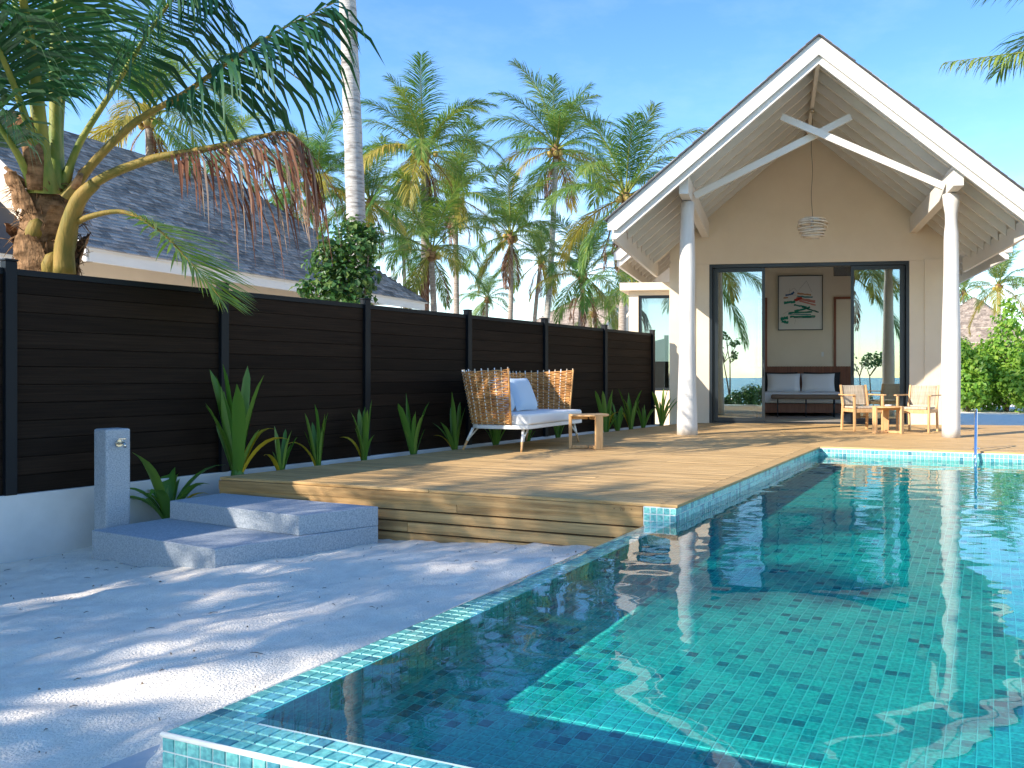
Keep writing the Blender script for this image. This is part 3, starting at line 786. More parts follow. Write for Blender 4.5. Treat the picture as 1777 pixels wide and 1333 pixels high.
def shingle_mesh(kind):
    mb = MB()   # slightly wedge-shaped slate: length along local -y (down-slope), thick at the butt
    mb.add([(-0.5,0,0),(0.5,0,0),(0.5,-1,0),(-0.5,-1,0),(-0.5,0,0.15),(0.5,0,0.15),(0.5,-1,1),(-0.5,-1,1)],
           [(4,7,6,5),(7,3,2,6),(4,0,3,7),(5,6,2,1)])
    return mb
SHM = shingle_mesh(0)
def lay(polys, V, name, mat, keep=0, exp=0.15, wid=0.22, lapf=1.5, th=0.014, seed=1):
    """polys: list of (origin at eave, along unit, upslope unit, normal, width at height function lo/hi, slope length)"""
    rs = random.Random(seed); items = []
    for (o, a, u, n, lim, L) in polys:
        rows = int(L/exp) + 1
        for r in range(rows):
            s0 = r*exp; lo, hi = lim(min(s0+exp*0.5, L))
            x = lo - rs.uniform(0, wid)
            while x < hi:
                w = wid*rs.uniform(0.7, 1.25); xa, xb = max(x, lo), min(x+w, hi)
                if xb - xa > 0.03:
                    top = min(s0 + exp*lapf, L)
                    items.append((o + a*((xa+xb)/2) + u*top + n*0.001, a*(xb-xa-0.005), u*(top - s0 + rs.uniform(-0.006, 0.012)), n*(th*rs.uniform(0.8, 1.3))))
                x += w
    mb = MB(); kept = []
    if keep:
        VM = Matrix.Translation(V.location) @ Matrix.Rotation(V.rotation_euler.z, 4, 'Z')
        idx = sorted(range(len(items)), key=lambda i: ((VM @ items[i][0]) - Vector((0,0,CAM_H))).length if in_frame(VM @ items[i][0]) else 1e4)
        kept = set(idx[:keep])
    for i, (c, a, u, n) in enumerate(items):
        if keep and i in kept:
            o = obj('shingle', SH_ME[mat], V)
            o.matrix_basis = Matrix(((a.x,u.x,n.x,c.x),(a.y,u.y,n.y,c.y),(a.z,u.z,n.z,c.z),(0,0,0,1)))
        else:
            mb.add([c + a*p[0] + u*p[1] + n*p[2] for p in SHM.v], SHM.f)
    o = mb.build(name, MT[mat], V); o['kind'] = 'stuff'
def in_frame(p):
    if p.y < 1: return False
    x = X0 + F_PX*p.x/p.y; y = HORIZ - F_PX*(p.z-CAM_H)/p.y
    return 0 < x < 1777 and 0 < y < 560
SH_ME = {}
for k in ('shingle', 'shingle_brown'): SH_ME[k] = shingle_mesh(0).mesh('shingle', MT[k])
def shingles(V, name, rect, zt, W, mat, keep):
    S = 0.828; ln = math.hypot(1, S); polys = []
    b0, b1 = rect[0][1], rect[1][1]
    for s in (-1, 1):
        o = Vector((s*W, b0, zt(W) + 0.008)); u = Vector((-s, 0, S)).normalized(); n = Vector((s*S, 0, 1)).normalized()
        polys.append((o, Vector((0,1,0)), u, n, lambda h: (0, b1-b0), W*ln))
    lay(polys, V, name, mat, keep)
def main_shingles(V, zm, W, b0, rear, mat, detail):
    S = 0.828; ln = math.hypot(1, S); polys = []
    b0 -= 0.07; W2 = W + 0.03
    for s in (-1, 1):
        o = Vector((s*W2, b0, zm(W2) - 0.010)); u = Vector((-s, 0, S)).normalized(); n = Vector((s*S, 0, 1)).normalized()
        polys.append((o, Vector((0,1,0)), u, n, lambda h: (0, rear - b0 + 0.03 - h/ln), W2*ln))
    o = Vector((-W2, rear+0.03, zm(W2)-0.010)); u = Vector((0, -1, S)).normalized(); n = Vector((0, S, 1)).normalized()
    polys.append((o, Vector((1,0,0)), u, n, lambda h: (h/ln, 2*W2 - h/ln), W2*ln))
    big = mat == 'shingle_brown'
    lay(polys, V, 'main_shingle_course', mat, 300 if V.name.startswith('neighbouring_villa') else 0, exp=0.15 if not big else 0.2, wid=0.26 if not big else 0.34)

villa('pool_villa', VO, TH_V, 'cream villa with steep white open gable porch on two log columns', rear=8.4)
# neighbour beyond the fence: same kind of villa, seen from the side
nd = Vector((0.263, 0.965)).normalized()
E0 = Vector((-11.4, 16.3))
nr = Vector((nd.y, -nd.x))
no = E0 - nr*4.15 - nd*0.60
TH_N = math.atan2(nr.y, nr.x)
villa('neighbouring_villa', (no.x, no.y, -0.12), TH_N, 'neighbouring villa with grey shingled roof rising behind the dark fence', False, rear=13.1)
villa('far_villa', (25.4, 64.6, -0.3), R(150), 'distant villa with brown hipped roof behind the green shrubs on the right', False, 'shingle_brown', porch=False)
villa('far_villa', (-2.2, 62, 0.1), R(60), 'distant villa whose brown roof peeps over the fence beneath the palms', False, 'shingle_brown', porch=False)
# ------------------------------------------------------------------ interior furniture
def local_thing(name, r, b, z, rz, label, cat, group=None):
    p = villa_w(r, b); return empty(name, (p.x, p.y, z), TH_V + rz, label, cat, group)

def pillow_mesh(mb, w, h, t, M=Matrix.Identity(4), n=10, m=0):
    o = len(mb.v); 
    for sgn in (1, -1):
        for j in range(n+1):
            for i in range(n+1):
                x, y = 2*i/n-1, 2*j/n-1
                k = max(0, (1-x**4)*(1-y**4))**0.5
                pin = 1 - 0.05*(1-abs(y)**2)*abs(x)**3; pin2 = 1 - 0.05*(1-abs(x)**2)*abs(y)**3
                mb.v.append(tuple(M @ Vector((x*w/2*pin, sgn*t/2*k, y*h/2*pin2))))
    N = (n+1)*(n+1)
    for j in range(n):
        for i in range(n):
            a = o+j*(n+1)+i
            mb.face([a, a+1, a+n+2, a+n+1], m, True); b = a+N
            mb.face([b, b+n+1, b+n+2, b+1], m, True)

bedo = local_thing('bed', 0, 3.9, 0.012, 0, 'wide bed with white linen against slatted wooden headboard', 'bed')
part('bed_base', MT['walnut'], bedo, lambda mb: mb.box(-0.95, 0.95, -0.82, 0.98, 0.08, 0.30), 0.01)
part('mattress', MT['linen'], bedo, lambda mb: mb.box(-0.96, 0.96, -0.85, 0.95, 0.31, 0.57), 0.05, 3)
hb = part('headboard', MT['walnut'], bedo, lambda mb: mb.box(-1.32, 1.32, 1.02, 1.05, 0.0, 1.22))
def slats(mb):
    for i in range(66): mb.box(-1.31+i*0.04, -1.31+i*0.04+0.028, 0.995, 1.019, 0.02, 1.23)
sl = part('slats', MT['walnut'], hb, slats)
for s in (-1, 1):
    o = part('pillow', MT['linen'], bedo, lambda mb: pillow_mesh(mb, 0.86, 0.5, 0.2)); o.location = (s*0.44, 0.62, 0.80); o.rotation_euler = (R(-18), 0, 0)
    o = part('dark_pillow', MT['dark_fabric'], bedo, lambda mb: pillow_mesh(mb, 0.95, 0.52, 0.2)); o.location = (s*0.55, 0.80, 0.82); o.rotation_euler = (R(-12), 0, 0)
ben = local_thing('bench', 0.06, 2.72, 0.012, 0, 'padded brown bench with thin black legs at the foot of the bed', 'bench')
part('bench_pad', MT['tan_fabric'], ben, lambda mb: mb.box(-0.82, 0.82, -0.2, 0.2, 0.42, 0.53), 0.05, 4)
for x in (-0.66, 0, 0.66):
    for y in (-0.14, 0.14):
        if x == 0 and y > 0: continue
        part('leg', MT['black'], ben, lambda mb: mb.tube([(x, y, 0), (x, y, 0.42)], 0.014, 8))
pic = local_thing('framed_picture', 0, 4.965, 2.2, 0, 'large framed abstract picture in green and pink above the bed', 'picture')
def pf(mb):
    for x0, x1, z0, z1 in ((-0.585, -0.565, 0, 1.45), (0.565, 0.585, 0, 1.45), (-0.565, 0.565, 0, 0.02), (-0.565, 0.565, 1.43, 1.45)): mb.box(x0, x1, -0.025, 0.03, z0, z1)
part('picture_frame', MT['black'], pic, pf)
part('paper_sheet', MT['paper'], pic, lambda mb: mb.box(-0.565, 0.565, -0.004, 0.028, 0.02, 1.43))
INK = {}
for nm, c in (('green', (0.02, 0.24, 0.17)), ('deep_green', (0.01, 0.12, 0.09)), ('teal', (0.06, 0.28, 0.30)), ('pink', (0.62, 0.26, 0.22)), ('red', (0.45, 0.05, 0.04)), ('tan', (0.55, 0.30, 0.16)), ('ink', (0.03, 0.03, 0.04)), ('blue', (0.05, 0.14, 0.30))):
    INK[nm] = M_('ink_'+nm, c, 0.85)
rp = random.Random(21); lay_i = 0
strokes = [('tan', 0.10, 0.93, 0.36, 0.05, -8), ('teal', 0.12, 0.86, 0.40, 0.05, -4), ('pink', 0.14, 0.78, 0.50, 0.07, -12), ('pink', 0.18, 0.70, 0.46, 0.045, -16),
           ('red', -0.06, 0.80, 0.22, 0.07, 20), ('red', 0.2, 0.74, 0.40, 0.012, -12), ('green', -0.28, 0.72, 0.30, 0.07, 6), ('green', 0.0, 0.62, 0.34, 0.05, -10), ('green', 0.05, 0.53, 0.42, 0.06, 14),
           ('deep_green', 0.26, 0.52, 0.46, 0.04, -18), ('green', 0.0, 0.45, 0.62, 0.05, 2), ('teal', -0.02, 0.40, 0.60, 0.03, -2), ('green', 0.06, 0.34, 0.66, 0.05, 1), ('deep_green', 0.1, 0.31, 0.55, 0.02, 0),
           ('green', -0.42, 0.30, 0.20, 0.10, 10), ('green', -0.40, 0.20, 0.18, 0.08, -8), ('blue', -0.30, 0.92, 0.18, 0.05, 10), ('blue', -0.2, 0.96, 0.10, 0.06, 40), ('tan', -0.38, 0.84, 0.12, 0.04, 5)]
for nm, x, z, w, hh, ang in strokes:
    mb = MB(); n = 9; y = -0.005 - 0.0006*lay_i; lay_i += 1
    ca, sa = math.cos(R(ang)), math.sin(R(ang)); top = []; bot = []
    for i in range(n+1):
        t = (i/n-0.5)*w; e1 = hh/2*(0.55+0.6*rp.random()); e2 = hh/2*(0.55+0.6*rp.random())
        top.append((x+t*ca-e1*sa, z+t*sa+e1*ca)); bot.append((x+t*ca+e2*sa, z+t*sa-e2*ca))
    vv = [(p[0], y, p[1]+0.02) for p in top+bot]
    mb.add(vv, [(i+n+1, i+n+2, i+1, i) for i in range(n)]); mb.build('brush_stroke', INK[nm], pic)
for (xa, za, xb, zb) in ((-0.3, 1.02, -0.16, 1.12), (-0.16, 1.12, -0.05, 0.98), (-0.28, 0.95, -0.1, 0.92), (-0.05, 1.05, 0.16, 1.30), (0.16, 1.3, 0.3, 1.0), (-0.46, 0.42, -0.3, 0.52), (-0.3, 0.52, -0.22, 0.36), (-0.22, 0.36, -0.1, 0.5), (-0.12, 0.3, -0.15, 0.16), (-0.28, 1.1, -0.28, 0.95)):
    part('ink_line', INK['ink'], pic, lambda mb: mb.bar((xa, -0.02, za), (xb, -0.02, zb), 0.003, 0.004, (0,1,0)))

# ------------------------------------------------------------------ pendant lamp
lp = local_thing('pendant_lamp', 0, -1.96, 0, 0, 'pendant lamp of stacked bleached wooden rings under the gable', 'lamp')
part('ceiling_rose', MT['brass'], lp, lambda mb: mb.lathe([(0.045, 5.755), (0.045, 5.80)], 16))
part('cord', MT['stem'], lp, lambda mb: mb.tube([(0.012*math.sin(i*0.7), 0.008*math.cos(i), 5.76 - i*0.096) for i in range(21)], 0.006, 6))
rl = random.Random(2)
for i in range(13):
    z = 3.83 - i*0.029; rr = 0.165 + 0.07*math.sin(math.pi*(i+2)/14) + rl.uniform(-0.02, 0.035)
    if i in (0, 12): rr = 0.15
    cx, cy = rl.uniform(-0.022, 0.022), rl.uniform(-0.022, 0.022); tx, ty = rl.uniform(-0.09, 0.09), rl.uniform(-0.09, 0.09)
    pts = [(cx+rr*math.cos(a), cy+rr*math.sin(a), z + tx*math.cos(a)*rr + ty*math.sin(a)*rr) for a in [2*math.pi*k/28 for k in range(29)]]
    part('ring', MT['bamboo'], lp, lambda mb: mb.tube(pts, 0.0125, 7, cap=False))
part('lamp_socket', MT['brass'], lp, lambda mb: (mb.lathe([(0.02, 3.66), (0.03, 3.70), (0.03, 3.84), (0.012, 3.86)], 14), mb.bar((-0.17, 0, 3.83), (0.17, 0, 3.83), 0.012, 0.012)))

# ------------------------------------------------------------------ round side tables
def side_table(x, y, rz, label):
    t = empty('side_table', (x, y, 0), rz, label, 'table')
    part('table_top', MT['teak'], t, lambda mb: mb.lathe([(0.255, 0.432), (0.262, 0.440), (0.262, 0.452), (0.256, 0.458)], 40))
    for k in range(3):
        a = R(90 + 120*k); M = Matrix.Rotation(a, 4, 'Z')
        part('leg', MT['teak'], t, lambda mb: mb.box(0.205, 0.268, -0.045, 0.045, 0, 0.43, 0, M) if False else mb.box(0.235, 0.275, -0.05, 0.05, 0.0, 0.462, 0, M), 0.006)
        part('foot_rail', MT['teak'], t, lambda mb: mb.box(0.025, 0.233, -0.024, 0.024, 0.004, 0.042, 0, M), 0.004)
        part('top_rail', MT['teak'], t, lambda mb: mb.box(0.025, 0.233, -0.022, 0.022, 0.392, 0.430, 0, M), 0.004)
    return t
side_table(3.84, 14.02, R(-10), 'round teak side table between the two armchairs')
side_table(-0.98, 11.0, R(-27), 'round teak side table in front of the rattan sofa')
tr_ = empty('ashtray', (3.86, 14.05, 0.459), 0, 'small white ashtray on the table between the armchairs', 'ashtray')
part('bowl', MT['paper'], tr_, lambda mb: mb.lathe([(0.05, 0), (0.058, 0.008), (0.056, 0.022), (0.046, 0.022), (0.042, 0.008)], 24))

# ------------------------------------------------------------------ armchairs (local: front is -y)
def armchair(x, y, face, label):
    c = empty('armchair', (x, y, 0), math.atan2(face[1], face[0]) + R(90), label, 'armchair', 'teak armchairs on the deck')
    tk = MT['teak']
    for s in (-1, 1):
        part('leg', tk, c, lambda mb: mb.bar((s*0.275, -0.265, 0), (s*0.275, -0.255, 0.625), 0.036, 0.048, (0,1,0)), 0.005)
        part('leg', tk, c, lambda mb: mb.prism([(s*0.25-0.017, 0.235, 0), (s*0.25+0.017, 0.235, 0), (s*0.25+0.017, 0.285, 0), (s*0.25-0.017, 0.285, 0)],
                                              [(s*0.25-0.017, 0.195, 0.44), (s*0.25+0.017, 0.195, 0.44), (s*0.25+0.017, 0.245, 0.44), (s*0.25-0.017, 0.245, 0.44)]), 0.005)
        part('back_post', tk, c, lambda mb: mb.prism([(s*0.25-0.017, 0.195, 0.442), (s*0.25+0.017, 0.195, 0.442), (s*0.25+0.017, 0.245, 0.442), (s*0.25-0.017, 0.245, 0.442)],
                                              [(s*0.25-0.017, 0.285, 0.815), (s*0.25+0.017, 0.285, 0.815), (s*0.25+0.017, 0.318, 0.815), (s*0.25-0.017, 0.318, 0.815)]), 0.005)
        part('armrest', tk, c, lambda mb: mb.prism([(s*0.30-0.03, -0.30, 0.627), (s*0.30+0.03, -0.30, 0.627), (s*0.295+0.02, 0.275, 0.627), (s*0.295-0.02, 0.275, 0.627)],
                                              [(s*0.30-0.03, -0.30, 0.650), (s*0.30+0.03, -0.30, 0.650), (s*0.295+0.02, 0.275, 0.650), (s*0.295-0.02, 0.275, 0.650)]), 0.006)
        part('seat_rail', tk, c, lambda mb: mb.box(s*0.25-0.014, s*0.25+0.014, -0.235, 0.19, 0.335, 0.395), 0.004)
    part('front_rail', tk, c, lambda mb: mb.box(-0.255, 0.255, -0.272, -0.240, 0.33, 0.395), 0.004)
    part('back_rail', tk, c, lambda mb: mb.box(-0.232, 0.232, 0.20, 0.23, 0.335, 0.39), 0.004)
    def back(mb):
        n = 34
        for i in range(n):
            z = 0.46 + 0.34*i/(n-1); yb = 0.222 + 0.083*(z-0.44)/0.375
            pts = [(x_, yb + 0.018*math.cos(x_/0.25*math.pi/2)*1.0 + 0.002*math.sin(i*2.1+x_*40), z) for x_ in [-0.238 + 0.0595*k for k in range(9)]]
            mb.tube(pts, 0.0056, 5)
    part('woven_back', MT['cord'], c, back)
    part('seat_cushion', MT['cord'], c, lambda mb: mb.box(-0.235, 0.235, -0.262, 0.19, 0.397, 0.437), 0.014, 3)
    return c
armchair(3.56, 14.72, (0.26, -0.96), 'teak armchair with woven cord back to the left of its side table')
armchair(4.47, 14.36, (-0.60, -0.80), 'teak armchair with woven cord back beside the right log column')

# ------------------------------------------------------------------ rattan sofa (local: x along, -y is the front, z up)
a0, a1 = Vector((-1.82, 10.33)), Vector((-1.18, 12.20))       # front legs
ax_ = (a1 - a0).normalized()
ctr = (a0 + a1)/2 + Vector((-ax_.y, ax_.x))*0.45
sofa = empty('rattan_sofa', (ctr.x, ctr.y, 0), math.atan2(ax_.y, ax_.x), 'high-backed woven rattan sofa with white seat cushion on the deck', 'sofa')
SL, SD = 0.86, 0.40          # half length, half depth of the base
def u_path(off, n=64):       # U-shaped plan (left arm, back, right arm) with rounded corners, offset outwards
    L, D, rc = SL+off, SD+off, 0.26
    pts = []
    yf = -SD + 0.13 - off*0.2
    seg = [((-L, yf), (-L, D-rc))]
    P = [(-L, yf)]
    for k in range(0, 9): a = math.pi - k*math.pi/16; P.append((-L+rc + rc*math.cos(a), D-rc + rc*math.sin(a)))
    for k in range(0, 9): a = math.pi/2 - k*math.pi/16; P.append((L-rc + rc*math.cos(a), D-rc + rc*math.sin(a)))
    P.append((L, yf))
    P = [Vector((*p, 0)) for p in P]
    ln = [0]
    for i in range(1, len(P)): ln.append(ln[-1] + (P[i]-P[i-1]).length)
    out = []
    for k in range(n+1):
        t = ln[-1]*k/n; i = 1
        while i < len(ln)-1 and ln[i] < t: i += 1
        f = (t-ln[i-1])/max(1e-6, ln[i]-ln[i-1]); out.append(P[i-1].lerp(P[i], f))
    return out
NST = 34                     # stakes
ZB, ZT = 0.345, 1.05
def flare(z): return 0.10 * ((z-ZB)/(ZT-ZB))
def top_z(t): return 1.02 + 0.045*abs(2*t-1)**2
NS = NST*4
cache = {}
def ring(z):
    return u_path(flare(z), NS)
weave = MB()
rows = 31
for r in range(rows):
    z = ZB + 0.012 + (0.985-ZB)*r/(rows-1)
    P = ring(z); pts = []
    for k in range(NS+1):
        t = k/NS; a = P[max(0, k-1)]; b = P[min(NS, k+1)]; tg = (b-a).normalized(); nn = Vector((-tg.y, tg.x, 0))
        ph = math.cos(math.pi*k/4 + math.pi*r)
        zz = ZB + 0.012 + (top_z(t)-0.02-ZB-0.012)*r/(rows-1)
        pts.append(P[k] + nn*(0.0115*ph) + Vector((0, 0, zz + 0.0025*math.sin(k*0.9+r*1.7))))
    # flat strand: two tubes side by side
    weave.tube(pts, 0.0104, 5)
wv = weave.build('rattan_weave', MT['rattan'], sofa)
for k in range(NST+1):
    t = k/NST; i = int(round(t*NS))
    pts = []
    for q in range(8):
        z = ZB - 0.01 + (top_z(t) + 0.016 - ZB + 0.01)*q/7
        p = ring(z)[i]; pts.append((p.x, p.y, z))
    part('stake', MT['rattan_pale'] if k % 2 or k in (0, NST) else MT['metal_white'], sofa, lambda mb: mb.tube(pts, 0.0078, 6))
for i in (0, NS):
    pts = []
    for q in range(8):
        z = ZB + (top_z(i/NS) - ZB)*q/7; p = ring(z)[i]; pts.append((p.x, p.y-0.006, z))
    part('edge_binding', MT['rattan'], sofa, lambda mb: mb.tube(pts, 0.014, 7))
def base(mb):
    P = u_path(0.0, 40)
    bot = [(p.x, p.y, 0.285) for p in P] + [(SL, -SD-0.16, 0.285), (-SL, -SD-0.16, 0.285)]
    bot = [(p.x, p.y, 0.285) for p in P] + [(SL-0.03, -SD-0.10, 0.285), (-SL+0.03, -SD-0.10, 0.285)]
    mb.prism(bot[::-1], [(x, y, 0.335) for x, y, z in bot][::-1])
part('base_frame', MT['metal_white'], sofa, base, 0.006)
def seat(mb):
    P = u_path(-0.035, 30)
    bot = [(p.x, p.y, 0.338) for p in P] + [(SL-0.06, -SD-0.12, 0.338), (-SL+0.06, -SD-0.12, 0.338)]
    mb.prism(bot[::-1], [(x, y, 0.482) for x, y, z in bot][::-1])
part('seat_cushion', MT['cushion'], sofa, seat, 0.035, 4)
for x, y, rx, rz in ((-0.42, 0.15, -20, 10), (0.08, 0.12, -24, -6)):
    o = part('back_pillow', MT['pillow'], sofa, lambda mb: pillow_mesh(mb, 0.52, 0.50, 0.17)); o.location = (x, y-0.04, 0.715); o.rotation_euler = (R(rx), 0, R(rz))
for sx in (-1, 1):
    for sy in (-1, 1):
        top = Vector((sx*(SL-0.10), sy*(SD-0.06) - (0.06 if sy < 0 else 0), 0.285)); foot = Vector((sx*(SL+0.005), sy*(SD+0.03), 0))
        mid = foot.lerp(top, 0.42)
        lg = part('leg', MT['metal_white'], sofa, lambda mb: (mb.tube([mid, top], [0.017, 0.019], 10), mb.tube([mid + Vector((-sx*0.006,0,0.01)), top + Vector((-sx*0.13, 0, 0))], 0.011, 8)))
        part('leg_tip', MT['teak'], lg, lambda mb: mb.tube([foot, mid], [0.012, 0.0185], 10))

# ------------------------------------------------------------------ granite steps, tap post, shaded slab by the pool
step = empty('granite_steps', (-3.3, 6.6, 0), 0, 'two blue-grey granite steps leading up to the deck', 'steps')
LO = [(-4.63, 6.66), (-3.228, 5.92), (-2.375, 6.86), (-4.18, 7.60)]
UP = [(-4.31, 7.18), (-2.84, 6.41), (-2.375, 6.86), (-4.11, 7.66)]
def quad(mb, Q, z0, z1): mb.prism([(x+3.3, y-6.6, z0) for x, y in Q], [(x+3.3, y-6.6, z1) for x, y in Q])
part('step', MT['granite'], step, lambda mb: quad(mb, LO, -0.62, -0.288), 0.006)
part('step', MT['granite'], step, lambda mb: quad(mb, UP, -0.2875, -0.129), 0.006)
tp = empty('tap_post', (-4.80, 7.16, -0.5), R(-30), 'square blue-grey granite post with a small tap beside the steps', 'post')
part('post_body', MT['granite'], tp, lambda mb: mb.box(-0.105, 0.105, -0.10, 0.10, -0.1, 1.005), 0.018, 2)
def tap(mb):
    mb.tube([(0.105, 0.0, 0.88), (0.118, 0.0, 0.88)], 0.030, 16)
    mb.tube([(0.118, 0.0, 0.88), (0.175, 0.0, 0.885), (0.20, 0.0, 0.875), (0.208, 0, 0.845)], [0.013, 0.012, 0.012, 0.010], 10)
    mb.tube([(0.165, 0, 0.89), (0.165, 0, 0.915)], 0.008, 8)
    mb.bar((0.148, -0.02, 0.92), (0.184, 0.02, 0.92), 0.010, 0.008)
part('tap', MT['brass'], tp, tap)
PVQ = [(-2.35, 1.75), (-0.6, 1.1), (-1.42, 2.56), (-1.33, 2.9), (-1.72, 3.05)]
pv = part('shaded_slab', MT['paving'], None, lambda mb: mb.prism([(x, y, -0.62) for x, y in PVQ], [(x, y, -0.352) for x, y in PVQ]))  # shade on the lower ground by the pool, put in as a grey slab
tag(pv, kind='structure')

# ------------------------------------------------------------------ pool handrail
hr = empty('pool_handrail', PC, TH_P, 'bent chrome handrail at the far edge of the pool', 'handrail')
def rail(mb):
    P = catmull([(2.0, 5.95, 0.0), (2.0, 5.95, 0.30), (2.0, 5.93, 0.46), (2.0, 5.84, 0.52), (2.0, 5.72, 0.47), (2.0, 5.60, 0.30), (2.0, 5.45, 0.06), (2.0, 5.38, -0.12), (2.0, 5.38, -0.45)], 48)
    mb.tube(P, 0.019, 12)
part('rail_tube', MT['chrome'], hr, rail)
part('flange', MT['chrome'], hr, lambda mb: mb.lathe([(0.045, 0.001), (0.045, 0.008), (0.022, 0.014)], 20, (2.0, 5.95, 0)))
# ------------------------------------------------------------------ palm fronds
GRAV = Vector((0, 0, -1))
def frond(name, P, mats, leaf=0.7, n=64, width=0.035, droop=0.35, t0=0.22, r0=0.028, seed=1, missing=0.03, vup=0.3, ragged=0.12, nseg=24, fwd=(35, 62), tipw=0.35):
    """P: rachis control points; slots: 0 leaflets, 1 rachis"""
    rs = random.Random(seed); C = catmull(P, nseg); mb = MB()
    mb.tube(C, [max(0.004, r0*(1-i/nseg)**0.8) * (1.0 + 0.7*max(0, 1-i/(nseg*0.1))) for i in range(nseg+1)], 6, 1, cap=False)
    for i in range(n):
        t = t0 + (1-t0)*(i+0.5)/n
        k = t*nseg; a = min(int(k), nseg-1); p = C[a].lerp(C[a+1], k-a); T = (C[a+1]-C[a]).normalized()
        S = T.cross(Vector((0,0,1)))
        if S.length < 0.15: S = Vector((-T.y, T.x, 0)) if abs(T.x)+abs(T.y) > 0.01 else Vector((1,0,0))
        S.normalize(); U = S.cross(T).normalized()
        q = (t-t0)/(1-t0)
        ln0 = leaf * min(1, 0.35 + q/0.22*0.65) * (1 - (1-tipw)*max(0, (q-0.45)/0.55)**1.6)
        A = R(fwd[0] + (fwd[1]-fwd[0])*q)
        for sd in (-1, 1):
            if rs.random() < missing: continue
            ln = ln0 * rs.uniform(1-ragged*1.6, 1+ragged)
            d = (S*sd*math.cos(A) + T*math.sin(A) + U*(vup + rs.uniform(-0.12, 0.12)) + Vector((rs.uniform(-1,1), rs.uniform(-1,1), rs.uniform(-1,1)))*ragged*0.6).normalized()
            x = p + S*sd*r0*0.4; wd = width*rs.uniform(0.8, 1.15)
            o = len(mb.v); tw = rs.uniform(-0.5, 0.5); dr = droop*rs.uniform(0.75, 1.3)
            for j, wf in enumerate((0.55, 1.0, 0.75, 0.0)):
                W = d.cross(U*math.cos(tw) + S*math.sin(tw))
                if W.length < 1e-3: W = S.copy()
                W.normalize()
                if j < 3: mb.v.append(tuple(x - W*wd*wf/2)); mb.v.append(tuple(x + W*wd*wf/2))
                else: mb.v.append(tuple(x))
                d = (d + GRAV*dr*(0.55+0.3*j)).normalized()
                x = x + d*ln/3
            mb.face([o, o+1, o+3, o+2], 0, True); mb.face([o+2, o+3, o+5, o+4], 0, True); mb.face([o+4, o+5, o+6], 0, True)
    return mb.mesh(name, mats)

def arc(L, pitch, bend, n=7):
    """rachis in the xz plane, leaving at `pitch`, bending down by `bend` over its length"""
    p = Vector((0,0,0)); out = [p.copy()]
    for i in range(n):
        f = (i+0.5)/n; an = R(pitch - bend*f**1.5)
        p = p + Vector((math.cos(an), 0, math.sin(an)))*L/n; out.append(p.copy())
    return out
FR = {}
PIT = [(76, 48), (62, 66), (46, 80), (28, 84), (8, 74), (-16, 56), (-40, 36)]
for k, (pt, bd) in enumerate(PIT):
    for sdv in range(2):
        mt = [MT['palm'], MT['petiole']] if k < 4 or sdv == 0 else [MT['palm_yellow'], MT['petiole_old']]
        FR[(k, sdv)] = frond('frond', arc(3.3, pt, bd + 10*sdv), mt, 0.98, 88, 0.030, 0.34 + 0.04*k, 0.14, 0.03, seed=10*k+sdv, ragged=0.2, vup=0.28)
FR['dead0'] = frond('dead_frond', arc(2.6, -55, 40), [MT['palm_dead'], MT['petiole_old']], 0.6, 40, 0.04, 0.8, 0.2, 0.03, seed=91, missing=0.25, ragged=0.3)
FR['dead1'] = frond('dead_frond', arc(2.4, -70, 20), [MT['palm_dead'], MT['palm_dead']], 0.55, 40, 0.04, 0.9, 0.15, 0.03, seed=92, missing=0.2, ragged=0.3)
nut = MB(); nut.lathe([(0.0, -0.13), (0.06, -0.115), (0.10, -0.05), (0.105, 0.02), (0.075, 0.09), (0.02, 0.12)], 10)
NUT = nut.mesh('coconut', MT['coconut'])

